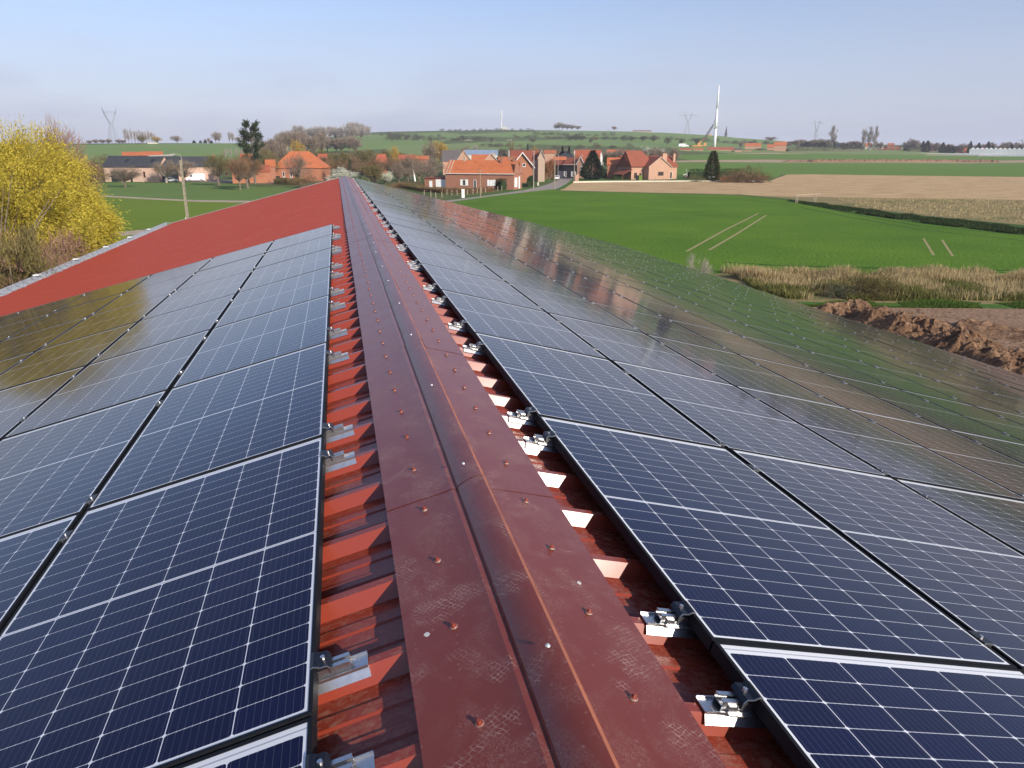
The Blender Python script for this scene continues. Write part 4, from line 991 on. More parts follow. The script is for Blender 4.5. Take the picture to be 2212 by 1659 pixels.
hs('pale_gable_house',1162.5,1177,258,340,325.5,10,M_brickpale,M_tilered,'front',label='pale brick gable house right of the grey rendered house',trim=M_brickpale)
hs('orange_rows_house',1176,1200,345,330.5,325,10,M_brickpink,M_tile,'side',label='low orange roofs left of the slate pyramid roof')
# --- left village
hs('red_gable_farm',810,838,330,352,332.5,9,M_brick,M_tilered,'hip',hip=(1,1),label='red-roofed brick house right of the big olive tree')
hs('red_barn_house',862,896,340,345,335,8,M_brick,M_tilered,'side',label='red roof beside the leaning white pole')
hs('low_orange_house',896,926,360,344,337,8,M_brick,M_tile,'side',label='low orange roof under the golden willow')
hs('brick_row_house',688,706,330,345,333,8,M_brick,M_tilered,'side',label='small dull red house behind the big orange-roofed farmhouse')
a=G(593,391.0); b=at(694,dist(a)*.985); a,b=flatten(a,b); n=Vector((-(b-a).y,(b-a).x,0)).normalized(); W=(b-a).length
he=ztop(b,357)-a.z; 
house('orange_farmhouse',a,b,13,he*.82,ztop((a+b)/2+n*6.5,326.5)-a.z,M_brickorange,M_tile,'hip',hip=(W*.27,W*.34),over=.4,label='big farmhouse with bright orange hipped roof and two white windows behind bare trees',
   wins=[('F',W*.18,W*.225,1.3,3.1,'window'),('F',W*.33,W*.38,1.3,3.1,'window'),('F',W*.015,W*.12,.4,1.6,'dark')])
hs('orange_byre',573,592,262,359,345.5,8,M_brick,M_tile,'side',label='low orange-roofed byre left of the big farmhouse',cat='outbuilding')
hs('brick_stable',497,580,255,371,357,9,M_brickorange,M_tilered,'side',label='long low brick stable hidden behind the orchard trees',cat='stable')
hs('tall_red_house',520,545,290,350,333,8,M_brickorange,M_tilered,'side',label='tall red roof glimpsed behind the dark pine')
# black-roofed barn with skylights
a,b=flatten(G(228,392.5),G(345,393.0)); n=Vector((-(b-a).y,(b-a).x,0)).normalized(); W=(b-a).length
he=ztop(a,359.5)-a.z; hr=ztop((a+b)/2+n*4.5,337.5)-a.z
ba=house('black_roof_barn',a,b,9,he,hr,M_limepink,M_slate,'side',label='converted pink brick barn with black roof, skylights and glass corner, white car outside',cat='barn',over=.35,
   wins=[('F',W*.12,W*.37,.05,3.3,'dark'),('F',W*.47,W*.51,.05,3.0,'dark'),('F',W*.72,W*.755,1.5,3.2,'brown')])
for x in (.34,.82):
    mb=MB(); sl_=(hr-he)/4.5; th=math.atan(sl_)
    y0,y1=1.6,2.9; mb.slab([(W*x,y0,he+y0*sl_+.22),(W*x+1.4,y0,he+y0*sl_+.22),(W*x+1.4,y1,he+y1*sl_+.22),(W*x,y1,he+y1*sl_+.22)],.08)
    mb.build('skylight',M_pane,ba)
mb=MB(); mb.box(-5.5,.0,.6,6,-.5,3.2); mb.box(-5.7,.3,.2,6.2,3.2,3.4); o=mb.build('black_annex',M_tim,ba)
mb=MB(); mb.box(-4.9,-.4,.5,.59,.2,2.8); mb.build('annex_glazing',M_pane,ba)
a2=b+(b-a).normalized()*.05; a3=at(380,dist(b)+3); a2,a3=flatten(a2,Vector((a3.x,a3.y,0)))
house('black_roof_link',a2+n*2,a3+n*2,7,he,hr+.1,M_tim,M_slate,'side',label='dark open link building under black roof between the two pink barns',cat='barn',wins=[('F',3,7,.1,3.0,'dark')])
a4=at(381,dist(b)+3); b4=at(470,dist(b)+6); a4,b4=flatten(a4,b4)
house('pink_barn',a4,b4,9,ztop(a4,360)-a4.z,ztop((a4+b4)/2+n*4.5,339)-a4.z,M_limepink,M_slate,'side',label='long pink brick barn with black roof behind the white van',cat='barn',wins=[('F',15,16,1.6,2.8,'brown'),('F',22,24,.1,2.6,'dark')])
hs('orange_house_behind',266,306,340,337,329,9,M_brickorange,M_tile,'side',label='orange roof showing above the left end of the black barn roof')
hs('orange_gabled_house',308,352,332,337,328,9,M_brickorange,M_tile,'side',label='orange roof with chimney above the middle of the black barn roof',chim=((26,4.5,.8,5,8.0,M_brickorange),))
hs('red_roof_cottage',122,146,300,337,326,8,M_render,M_tilered,'front',label='small red-roofed cottage behind the yellow willow',)
# --- hamlet under the crane
far=[('far_orange_house',1311,1342,620,328.5,323.5,M_tile,'orange-roofed house beyond the bare trees, above the black barn'),
('far_brown_house',1340,1361,640,329,325,M_tilebrown,'brown-roofed house beside the bare thicket left of the crane'),
('far_hipped_house',1468,1492,760,324.5,320,M_tilered,'red hipped house left of the crane in the distance'),
('far_small_house',1497,1518,770,325.5,320.5,M_tile,'small orange house just left of the crane boom'),
('far_long_house',1527,1584,800,322.5,318.0,M_tilered,'long red farm range behind the wind turbine tower'),
('far_dark_shed',1586,1600,790,323.5,320.0,M_slatel,'dark shed at right end of the long red farm range'),
('far_orange_farm',1607,1642,900,315.0,309.5,M_tile,'orange-roofed farm on the slope right of the tower'),
('far_orange_terrace',1655,1680,900,318,312.0,M_tile,'lower orange roof of the farm near three bare trees'),
('far_tall_orange_house',1670,1696,880,314,306.5,M_tile,'tall orange gabled house left of the distant wooded hamlet'),
('far_open_barn',1598,1622,820,327.2,324.5,M_slatel,'flat grey open barn in the field right of the tower')]
for nm,u0,u1,dd,ve,vr,rm,lab in far: hs(nm,u0,u1,dd,ve,vr,9,M_brickpale if 'brown' in nm else M_brickpink,rm,'side',label=lab)
# --- far right hamlet
fr=[('pale_villa',1747,1764,318.5,312,M_slatel,M_render,'pale villa among dark trees at left of far right hamlet'),
('slate_cottage',1802,1819,318.5,309.5,M_slate,M_brickpink,'pink cottage with dark roof right of the tall brown poplar'),
('orange_cottage',1866,1880,316,309,M_tile,M_render,'white cottage with orange roof between two slim poplars'),
('white_shed',1890,1905,315.5,313.5,M_render,M_render,'white shed roof right of the orange cottage'),
('red_long_farm',1890,1930,321.5,316.5,M_tilered,M_brick,'long red farm roof above the bright orange barn'),
('orange_barn',1904,1931,326,320,M_tile,M_brick,'bright orange long barn at field edge, far right hamlet'),
('orange_top_house',1913,1928,313,309.5,M_tile,M_brick,'small orange roof on top of the slope above red farm'),
('orange_side_house',1933,1943,320,316,M_tile,M_brick,'narrow orange roof just right of the red long farm'),
('pale_stone_house',1950,1973,318,312.5,M_slatel,M_brickpale,'pale stone house under the big bare tree, far right'),
('red_roof_villa',1996,2015,320.5,315.5,M_tilered,M_brickpink,'red roof beside two dark conifers, far right'),
('brown_gable_house',2000,2020,325,319.5,M_tilebrown,M_brickpale,'brown gabled house with pale wall by the far field'),
('orange_slip_house',2036,2046,320,315.5,M_tile,M_brick,'slim orange roof between dark trees, far right'),
('orange_wide_house',2065,2087,325,319.0,M_tile,M_brick,'wide orange house left of the greenhouses'),
('red_end_house',2105,2124,322.5,319.0,M_tilered,M_brick,'low red house behind the greenhouses left part'),
('orange_end_house',2155,2172,323,320.0,M_tile,M_brick,'low orange roof behind the middle of the greenhouses'),
('red_corner_house',2193,2214,324,320.5,M_tilered,M_brick,'red roof at the right edge above the greenhouses')]
for nm,u0,u1,ve,vr,rm,wm,lab in fr:
    hs(nm,u0,u1,1150 if vr>308 else 1200,ve,vr,11,wm,rm,'side',label=lab)
# ------------------------------------------------------------------ greenhouses
M_gh=mat('greenhouse_glass',(.84,.86,.88),.30,0,.12,.05)
M_ghf=mat('greenhouse_frame',(.75,.76,.76),.5,0,.05,1)
def greenhouse(u0,u1,vb,vt,dd,bays,label):
    a,b=at(u0,dd),at(u1,dd); a,b=flatten(a,b); hb=ztop(a,vb)-a.z; he=ztop(a,vt)-a.z
    root=empty('greenhouse',(a.x,a.y,a.z),math.atan2(b.y-a.y,b.x-a.x),label,'greenhouse','white greenhouses at the far right')
    W=(b-a).length; mb=MB(); bw=W/bays; h1=he*.72
    mb.box(0,W,0,40,-2,h1); mb.build('wall',M_gh,root)
    mb=MB()
    for i in range(bays): mb.prism([(i*bw,h1),((i+1)*bw,h1),((i+.5)*bw,he)],'y',-.1,40.1)
    o=mb.build('roof',M_gh,root); recalc(o.data)
    mb=MB()
    for i in range(bays*2+1): mb.box(i*bw/2-.12,i*bw/2+.12,-.35,-.15,-2,h1)
    mb.box(0,W,-.37,-.12,h1-.15,h1+.15); mb.build('frame',M_ghf,root)
greenhouse(1944,2111,338.5,331.0,1000,26,'long low white greenhouse row standing furthest left')
greenhouse(2112,2300,341,332.0,960,22,'taller white greenhouse row at the right edge, in front')
greenhouse(2092,2300,332,319.0,1080,20,'highest white greenhouse row at the back on the right')
# ------------------------------------------------------------------ wind turbine tower, crane
M_tower=mat('white_tower_paint',(.82,.83,.84),.4,0,.03,.1)
P=at(1541.5,900,334); hgt_t=ztop(P,184)-P.z
root=empty('wind_turbine_tower',P,0,'tall white wind turbine tower without blades, still being built','turbine tower')
mb=MB(); rr=[(0,1.75),(.30,1.55),(.62,1.25),(.63,1.15),(1,.6)]
for (a0,r0),(a1,r1) in zip(rr,rr[1:]): mb.cyl(0,0,a0*hgt_t,a1*hgt_t,r0,r1,20)
mb.build('tower',M_tower,root,True)
mb=MB(); 
for k in (.30,.625): mb.cyl(0,0,k*hgt_t-.25,k*hgt_t+.25,1.95-k,1.95-k,20)
mb.build('flange',M_tower,root)
mb=MB(); z=.345*hgt_t*0.98
for a in range(4): mb.tube((0,0,z),(6.5*math.cos(a*1.57+.4),6.5*math.sin(a*1.57+.4),z+.6),.28,.2,5)
mb.build('work_platform',M_tower,root)
M_yel=mat('crane_yellow',(.50,.25,.05),.5,0,.1,.5); M_jib=mat('dark_jib',(.10,.07,.05),.7,0,.1,.5)
Pc=at(1500,880,334); rz=math.atan2(rt2.y,rt2.x)
root=empty('mobile_crane',Pc,rz,'yellow mobile crane with long dark jib leaning towards the white tower','crane')
m=mpp(Pc); zz=lambda v: ztop(Pc,v)-Pc.z
X=lambda u:(u-1500)*m
mb=MB(); mb.box(X(1496),X(1520),-1.4,1.4,1.0,2.0)
for i in range(5): mb.tube((X(1495+i*4.4),-1.7,.8),(X(1495+i*4.4),1.7,.8),.8,.8,10)
mb.build('carrier',M_yel,root)
mb=MB(); mb.box(X(1505),X(1511),-1.3,1.3,2.0,4.4); mb.box(X(1518),X(1524),-1.3,1.3,1.2,4.4); mb.tube((X(1519.5),0,3),(X(1522),0,zz(318)),.35,.1,5); mb.build('cab',M_yel,root)
def lattice(p0,p1,w0,w1,nseg,r,mb):
    p0,p1=Vector(p0),Vector(p1); d=(p1-p0).normalized(); s=Vector((0,1,0)); t=d.cross(s).normalized(); rings=[]
    for i in range(nseg+1):
        k=i/nseg; c=p0.lerp(p1,k); ww=w0+(w1-w0)*k; rings.append([c+(s*a+t*b)*ww/2 for a,b in ((1,1),(-1,1),(-1,-1),(1,-1))])
    for q,z in zip(rings,rings[1:]):
        for j in range(4): mb.tube(q[j],z[j],r,r,4,False); mb.tube(q[j],z[(j+1)%4],r*.6,r*.6,3,False)
mb=MB(); mb.tube((X(1506),0,3.2),(X(1519),0,zz(299)),.8,.6,6); mb.build('boom',M_yel,root)
mb=MB(); lattice((X(1516),0,zz(305)),(X(1536.5),0,zz(269)),1.9,1.2,9,.28,mb); mb.build('jib',M_jib,root)
mb=MB(); mb.box(X(1528),X(1533),-1,1,zz(293),zz(290.5)); mb.build('counterweight',M_yel,root)
mb=MB(); mb.tube((X(1536.5),0,zz(269)),(X(1545),0,zz(232)),.10,.10,3); mb.tube((X(1534),0,zz(272)),(X(1541),0,zz(250)),.09,.09,3); mb.build('cable',M_jib,root)
# ------------------------------------------------------------------ pylons, mast, spire
M_pyl=mat('galvanised_pylon',(.30,.33,.37),.6,.2,.1,.1)
def pylon(u,vt,dd,vb,label,span=30,rot=0.0,r=.22):
    P=at(u,dd); h=ztop(P,vt)-P.z
    root=empty('electricity_pylon',P,rz+rot,label,'pylon','electricity pylons on the horizon')
    mb=MB(); lattice((0,0,0),(0,0,h*.58),9,2.2,9,r,mb); o=mb.build('lattice_leg',M_pyl,root)
    mb=MB()
    for s in (-1,1):
        lattice((s*1.0,0,h*.56),(s*5.6,0,h*.84),1.0,1.0,4,r*.8,mb); lattice((s*5.6,0,h*.84),(s*7.2,0,h),.9,.3,3,r*.7,mb)
    mb.build('forked_head',M_pyl,root)
    mb=MB(); lattice((-span/2,0,h*.84),(-5.6,0,h*.885),.4,1.6,4,r*.7,mb); lattice((-5.6,0,h*.885),(5.6,0,h*.885),1.4,1.4,5,r*.7,mb); lattice((5.6,0,h*.885),(span/2,0,h*.84),1.6,.4,4,r*.7,mb)
    for x in (-span/2+1,-2.2,2.2,span/2-1): mb.tube((x,0,h*.84),(x,0,h*.76),.18,.18,4)
    mb.build('crossarm',M_pyl,root)
pylon(251,233,905,311,'tallest-looking grey pylon on the left horizon beside the poplars',11,.9,.15)
pylon(1481,243,1490,283,'grey forked pylon on the hilltop left of the white tower',34,.1,.26)
pylon(1757,258,1790,300,'thin grey pylon above the far right hamlet',32,.3,.3)
pylon(2205,301,1780,322,'small pylon at the right edge of the view',30,.3,.3)
pylon(945,303,0.1,0,'x') if False else None
P=at(1083.5,1480); h=ztop(P,237.5)-P.z; root=empty('telecom_mast',P,0,'white telecom mast with stacked antennas on the hilltop','mast')
mb=MB(); mb.cyl(0,0,0,h*.62,.8,.6,8); mb.cyl(0,0,h*.6,h,.4,.25,8); mb.build('pole',M_white,root)
mb=MB()
for z,n_ in ((.66,6),(.76,6),(.86,5),(.94,4)):
    for i in range(n_): a=i*6.283/n_; mb.cyl(1.5*math.cos(a),1.5*math.sin(a),h*z-1.3,h*z+1.3,.28,.28,6); mb.tube((0,0,h*z),(1.5*math.cos(a),1.5*math.sin(a),h*z),.08,.08,4)
mb.build('antenna',M_white,root)
hs('mast_cabin',1084,1096,1470,276.5,274.5,6,M_render,M_render,'side',label='low pale cabin at the foot of the telecom mast',cat='cabin')
P=at(1564,1700); P.z=at(1564,1495).z-6; h=ztop(P,272)-P.z
root=empty('church_spire',P,0,'thin dark church spire on the skyline right of the white tower','spire')
mb=MB(); mb.box(-2.2,2.2,-2.2,2.2,0,h*.42); mb.build('belfry',M_slatel,root); mb=MB(); mb.tube((0,0,h*.42),(0,0,h),3.0,.15,8); mb.build('spire_cone',M_slate,root)
hs('hilltop_farm',1364,1404,1490,283.4,281.6,8,M_brickpale,M_slatel,'side',label='very low pale farm range on the hill skyline',cat='farm')
hs('hill_shed',953,961,1050,306,303.5,5,M_white,M_white,'side',label='tiny white shed on the green hill slope, left',cat='shed')
hs('green_silo_tank',323,346,880,313.5,309.5,6,M_render,mat('pale_green_metal',(.40,.52,.36),.6,0,.1,1),'side',label='long pale green shed on the left skyline under the poplars',cat='shed')
# ------------------------------------------------------------------ poles
M_conc=mat('concrete_pole',(.27,.235,.175),.85,0,.2,3)
M_wood=mat('weathered_wood',(.34,.26,.17),.9,0,.3,3)
M_lamp=mat('lamp_head',(.36,.33,.31),.4,.1,.1,3)
P=at(409,86,500); P.z=0
h=ztop(P,346)-P.z
root=empty('street_lamp',P,rz+.15,'tall ladder-like concrete pole with long lamp arm behind the gutter, left','street lamp')
mb=MB(); 
for s in (-1,1): mb.add([(s*.115-.03,-.10,0),(s*.115+.03,-.10,0),(s*.115+.03,.10,0),(s*.115-.03,.10,0),(s*.075-.028,-.07,h),(s*.075+.028,-.07,h),(s*.075+.028,.07,h),(s*.075-.028,.07,h)],[(3,2,1,0),(4,5,6,7),(0,1,5,4),(1,2,6,5),(2,3,7,6),(3,0,4,7)])
mb.add([(-.10,-.055,0),(.10,-.055,0),(.10,.055,0),(-.10,.055,0),(-.06,-.035,h),(.06,-.035,h),(.06,.035,h),(-.06,.035,h)],[(3,2,1,0),(4,5,6,7),(0,1,5,4),(1,2,6,5),(2,3,7,6),(3,0,4,7)])
mb.build('pole',M_conc,root)
mb=MB()
for i in range(14): z=.6+i*(h-1)/14; mb.tube((0,-.062,z),(0,-.030,z),.035,.035,8)
mb.build('pole_hole',M_brownw,root)
mb=MB(); pts=[(.10,0,h-.55),(.13,0,h+.05),(.07,0,h+.45),(-.25,0,h+.58),(-.7,0,h+.55)]
for p,q in zip(pts,pts[1:]): mb.tube(p,q,.03,.03,6)
mb.build('arm',M_lamp,root)
mb=MB(); mb.prism([(-3.1,h+.42),(-2.9,h+.36),(-.8,h+.40),(-.45,h+.50),(-.5,h+.66),(-.9,h+.58),(-2.9,h+.46)],'y',-.09,.09); o=mb.build('lamp_head',M_lamp,root); recalc(o.data)
mb=MB(); mb.tube((-.20,-.05,.9),(-.20,-.05,2.6),.03,.03,6); mb.build('cable_guard',M_white,root)
def pole(u,vt,vb,r,m,label,name='utility_pole',cat='pole',d=None,top=True,lean=0):
    P=G(u,vb) if d is None else at(u,d); h=ztop(P,vt)-P.z; root=empty(name,P,rz,label,cat)
    mb=MB(); mb.tube((0,0,-.2),(lean*h,0,h),r,r*.7,8); mb.build('shaft',m,root)
    if top: mb=MB(); mb.tube((lean*h-.35,0,h-.35),(lean*h+.35,0,h-.35),.06,.06,5); [mb.cyl(lean*h+x,0,h-.33,h-.1,.05,.04,5) for x in (-.3,.3)]; mb.build('insulator_bar',m,root)
    return root
pole(1038,366,426.5,.10,M_wood,'slim wooden pole leaning in front of the long brick house',lean=-.01)
pole(1152.5,325.5,407,.13,M_lamp,'white pole at the corner of the long brick house')
pole(1197.5,330,409,.16,M_conc,'tall grey concrete pole at the field corner beside the road')
pole(1240,331,393.5,.15,M_conc,'grey pole at the end of the cream garden wall')
pole(1205,333,386,.09,M_lamp,'thin pale pole behind the white car')
pole(1252.5,341,378,.09,M_conc,'short grey pole by the brick gable house')
pole(1289,352,388,.08,M_conc,'slim pole right of the dark spruce') if False else None
pole(785,330,372,.14,M_conc,'grey pole between the white blossom tree and the olive tree')
pole(666,305,355,.12,M_conc,'thin pole rising behind the big orange farmhouse roof',d=255) if False else None
pole(623,313,340,.13,M_wood,'pale pole above the ridge of the orange farmhouse',d=280)
pole(1437.5,323,345,.28,M_render,'white pole above the slate pyramid house roof') if False else None
pole(1240.5,326,345,.22,M_tower,'short thick white pole above the red roofs',d=345,top=False)
pole(1114,325,341,.16,M_tower,'white pole in front of the dark barn gable',d=262,top=False) if False else None
pole(1099.5,325,341,.16,M_tower,'white pole in front of the dark barn gable',d=285,top=False)
pole(1720,345,347,.1,M_wood,'x') if False else None
pole(1722.5,299.5,331,.35,M_wood,'dark pole standing alone in far green field, right',d=1000,top=False)
pole(895,352.5,374.5,.30,M_tower,'leaning thick white pole in the left village',d=262,top=False,lean=-.13)
pole(890,332,352,.30,M_tower,'upper part',d=262,top=False) if False else None
# wire between the farm poles
def wire(u0,v0,d0,u1,v1,d1,sag,label,r=.022):
    a=at(u0,d0); a.z=ztop(a,v0); b=at(u1,d1); b.z=ztop(b,v1); mb=MB(); pr=None
    for i in range(13):
        t=i/12; p=a.lerp(b,t); p.z-=sag*4*t*(1-t)
        if pr is not None: mb.tube(pr,p,r,r,3,False)
        pr=p
    o=mb.build('overhead_cable',M_wood); tag(o,label,'cable')
wire(623,313.5,280,785,331,262,1.0,'pale overhead cable between the farmhouse pole and the village pole',.03)
wire(785,331,262,1038,367,150,1.2,'overhead cable running to the pole by the brick house',.02)
wire(60,303,880,251,297,905,6,'thin power line running left from the tall pylon',.12)
# fence posts at the road
M_post=mat('pale_fence_post',(.40,.33,.24),.9,0,.2,5)
fp=[(150,145),(277,175),(365,210),(480,175),(570,125),(660,135),(760,135),(950,125),(1050,110),(1130,100),(1210,90),(1283,90),(1360,55),(1430,68),(1507,60),(1578,48)]
for i,(x,y) in enumerate(fp):
    u,v=(1040+x/7.373)/1.15732,(470+y/7.373)/1.15732; P=G(u,v)
    mb=MB(); hh=1.35 if i in(1,2) else 1.15; mb.prism([(-.06,-.05),(.05,-.06),(.06,.05),(-.05,.06)],'z',-.1,hh); mb.tube((0,0,hh),(0.01,0,hh+.05),.05,.03,6)
    o=mb.build('fence_post',M_post); o.location=P; o.rotation_euler=(rnd.uniform(-.06,.06),rnd.uniform(-.06,.06),i)
    tag(o,'wooden fence post, %s from the left in the row before the brick house'%ordw(i+1),'fence post','posts along the road verge')
for i,(u,v) in enumerate(((332,393),(361,391.5),(433,393),(288,394),(310,394),(263,395))):
    mb=MB(); mb.tube((0,0,0),(.02,0,1.25),.07,.06,6); o=mb.build('fence_post',M_post); o.location=G(u,v)
    tag(o,'orchard fence stake near the black-roofed barn, stake %s of six'%ordw(i+1).replace('first','one').replace('second','two').replace('third','three').replace('fourth','four').replace('fifth','five').replace('sixth','six'),'fence stake','orchard stakes')
# white cabinet on the verge
def cabinet(u,v,w,h,d,m,label,name='utility_cabinet',cat='cabinet'):
    P=G(u,v); root=empty(name,P,rz,label,cat); mb=MB(); mb.box(-w/2,w/2,0,d,0,h); mb.build('body',m,root)
    mb=MB(); mb.box(-w/2-.03,w/2+.03,-.04,d+.03,h,h+.06); mb.build('lid',m,root); mb=MB(); mb.box(w*.25,w*.32,-.03,-.001,h*.45,h*.6); mb.build('handle',M_dark,root)
cabinet(1000.5,427.5,.62,1.75,.4,M_white,'white utility cabinet on the verge among fence posts')
cabinet(983,384.5,1.2,2.2,1.0,M_render,'small pale garden privy left behind brick house',) if False else None
for i,u in enumerate((1531.5,1536.5,1541.8)): cabinet(u,391,1.15,1.55,1.0,M_white,('left','middle','right')[i]+' of three white bins below the dark cypress','garden_bin','bin')
cabinet(1162.5,401,.5,.9,.4,M_render,'small pale meter box beside the white corner pole')
cabinet(1383,389.5,1.3,1.6,1.1,mat('lime_hedge_box',(.16,.24,.02),.8,0,.2,3),'lime green box beside dark bin in front of pink house','storage_box','box')
cabinet(1377,390,1.0,1.7,1.0,M_dark,'black bin next to the lime green box','garden_bin','bin')
# gate pillars by the wall end
for i,(u,v) in enumerate(((1243.5,393.5),(1247.5,391))):
    P=G(u,v); mb=MB(); mb.box(-.3,.3,-.3,.3,0,2.2); mb.box(-.36,.36,-.36,.36,2.2,2.35); o=mb.build('gate_pillar',M_brickpink); o.location=P; tag(o,('nearer','farther')[i]+' brick gate pillar at the left end of the cream wall','gate pillar')
# cream garden wall
pts=[G(1238,394.8),G(1300,393.6),G(1400,392.8),G(1500,392.4),G(1600,392.2),G(1656,392.4)]
mb=MB()
for p,q in zip(pts,pts[1:]):
    d=(q-p).normalized(); nn=Vector((-d.y,d.x,0))*.14
    mb.add([tuple(p-nn),tuple(q-nn),tuple(q+nn),tuple(p+nn)]+[tuple(x+Vector((0,0,.42))) for x in (p-nn,q-nn,q+nn,p+nn)],[(3,2,1,0),(4,5,6,7),(0,1,5,4),(1,2,6,5),(2,3,7,6),(3,0,4,7)])
o=mb.build('garden_wall',mat('cream_wall',(.62,.55,.45),.9,0,.1,1)); tag(o,'low cream garden wall along the stubble field in front of the pink house','wall')
root=empty('mesh_fence',(0,0,0),0,'thin green mesh fence above the cream garden wall','fence'); M_gf=mat('green_fence_paint',(.02,.06,.03),.6,0,.1,1)
mb=MB(); P0=[p+Vector((0,.5,0)) for p in pts]
for p,q in zip(P0,P0[1:]):
    L=(q-p).length; k=int(L/2.6)
    for i in range(k): c=p.lerp(q,i/k); mb.cyl(c.x,c.y,c.z,c.z+1.5,.03,.03,5)
mb.build('posts',M_gf,root)
mb=MB()
for p,q in zip(P0,P0[1:]):
    for z in (.5,1.0,1.45): mb.tube(p+Vector((0,0,z)),q+Vector((0,0,z)),.010,.010,3,False)
mb.build('wires',M_gf,root)
# white windmill ornament
P=G(1484,384.5); root=empty('garden_windmill',P,rz,'small white garden windmill ornament right of the pink house','ornament'); z=ztop(P,375)-P.z
mb=MB(); mb.box(-.9,.9,-.9,.9,0,.8); mb.build('plinth',M_brickpink,root); mb=MB(); mb.tube((0,0,.8),(0,0,z),.35,.18,6); mb.build('body',M_white,root)
mb=MB(); [mb.prism([(0,z-.05),(0,z+.05),(math.cos(a)*1.7,z+math.sin(a)*1.7+.18),(math.cos(a)*1.7,z+math.sin(a)*1.7-.12)],'y',-.4,-.35) for a in (.35,1.92,3.49,5.06)]; mb.build('sail',M_white,root)
# horse-jump like barrier
P=G(1718.5,438.5); Q=G(1758,436.5); mb=MB(); root=empty('field_barrier',P,math.atan2(Q.y-P.y,Q.x-P.x),'wooden rail barrier standing on the dry pasture edge, right','barrier'); L=(Q-P).length
for x in (0,.5,L,L+.5): mb=MB(); mb.tube((x,0,0),(x,0,1.5),.08,.08,6); mb.build('post',M_post,root)
mb=MB(); mb.tube((-.3,0,1.45),(L+1.8,.1,1.5),.08,.07,6); mb.build('rail',M_post,root)
# ------------------------------------------------------------------ vehicles
M_carw=mat('white_car_paint',(.80,.81,.82),.25,0,.02,1,spec=.6); M_tyre=mat('tyre_rubber',(.02,.02,.02),.8,0,.1,5); M_rim=mat('wheel_rim',(.5,.5,.5),.35,.8,.1,5)
M_tail=mat('red_tail_lamp',(.45,.02,.02),.3,0,.05,3); M_head=mat('clear_headlamp',(.6,.62,.65),.15,0,.05,3)
def vehicle(P,ang,L,W,prof,glass,wr,wx,label,name,cat,rack=False,front=1):
    """prof: side outline (x,z) from rear to front; car length along local x"""
    root=empty(name,P,ang,label,cat)
    mb=MB(); n=len(prof); inner=[(x*.985,z if z<1.0 else z-.02) for x,z in prof]
    mb.prism(prof,'y',-W/2+.06,W/2-.06); mb.prism([(x*.985,.3+(z-.3)*.93) for x,z in prof],'y',-W/2,-W/2+.058); mb.prism([(x*.985,.3+(z-.3)*.93) for x,z in prof],'y',W/2-.058,W/2)
    o=mb.build('body',M_carw,root); recalc(o.data)
    for pg in glass['side']:
        mb=MB(); mb.prism(pg,'y',-W/2-.012,-W/2-.002); mb.prism(pg,'y',W/2+.002,W/2+.012); o=mb.build('side_window',M_pane,root); recalc(o.data)
    for nm in ('windscreen','rear_window'):
        if nm in glass:
            (x0,z0),(x1,z1)=glass[nm]; nx,nz=(z1-z0),-(x1-x0); l=math.hypot(nx,nz); nx/=l; nz/=l
            if nz<0: nx,nz=-nx,-nz
            if nm=='windscreen' and nx*front<0: nx,nz=-nx,-nz
            e=.015; mb=MB(); yw=W/2-.13
            mb.add([(x0+nx*e,-yw,z0+nz*e),(x0+nx*e,yw,z0+nz*e),(x1+nx*e,yw-.08,z1+nz*e),(x1+nx*e,-yw+.08,z1+nz*e),(x0-nx*e,-yw,z0-nz*e),(x0-nx*e,yw,z0-nz*e),(x1-nx*e,yw-.08,z1-nz*e),(x1-nx*e,-yw+.08,z1-nz*e)],[(0,1,2,3),(7,6,5,4),(0,4,5,1),(1,5,6,2),(2,6,7,3),(3,7,4,0)])
            o=mb.build(nm,M_pane,root); recalc(o.data)
    for x in wx:
        for s in (-1,1):
            mb=MB(); mb.tube((x,s*(W/2-.20),wr),(x,s*(W/2+.02),wr),wr,wr,18); o=mb.build('wheel',M_tyre,root)
            mb=MB(); mb.tube((x,s*(W/2+.021),wr),(x,s*(W/2+.03),wr),wr*.6,wr*.55,12); mb.build('rim',M_rim,o)
    xm=max(p[0] for p in prof); x0=min(p[0] for p in prof)
    for s in (-1,1):
        mb=MB(); mb.box(xm-.10,xm+.012,s*(W/2-.32)-.16,s*(W/2-.32)+.16,.72,.92); mb.build('headlight',M_head,root)
        mb=MB(); mb.box(x0-.012,x0+.1,s*(W/2-.2)-.12,s*(W/2-.2)+.12,.75,1.0); mb.build('tail_light',M_tail,root)
    mb=MB(); mb.box(xm-.05,xm+.02,-W/2+.1,W/2-.1,.34,.62); mb.build('bumper',M_tyre,root)
    if rack:
        mb=MB(); zt=max(p[1] for p in prof)
        for x in (-2.2,-1,0.2,1.2): mb.box(x-.03,x+.03,-W/2+.15,W/2-.15,zt+.06,zt+.11)
        for y in (-.6,0.1,.6): mb.tube((-2.4,y,zt+.16),(1.3,y,zt+.16),.04,.04,5)
        mb.build('roof_rack',M_rim,root)
    return root
van=[(-2.95,.35),(-2.95,.9),(-2.88,2.35),(-2.6,2.52),(.9,2.55),(1.35,2.42),(2.05,1.45),(2.85,1.12),(3.0,.85),(3.0,.35)]
P=G(424,391.5); aim=math.atan2(-fw.y,-fw.x)
vehicle(P,rz+math.pi+.28,6,2.05,van,dict(side=[[(.95,1.45),(1.0,2.15),(1.35,2.15),(1.85,1.5)]],windscreen=((1.42,2.34),(2.03,1.50))),.36,(-1.75,1.95),'white high-roof panel van with roof rack parked before the pink barn','delivery_van','van',True)
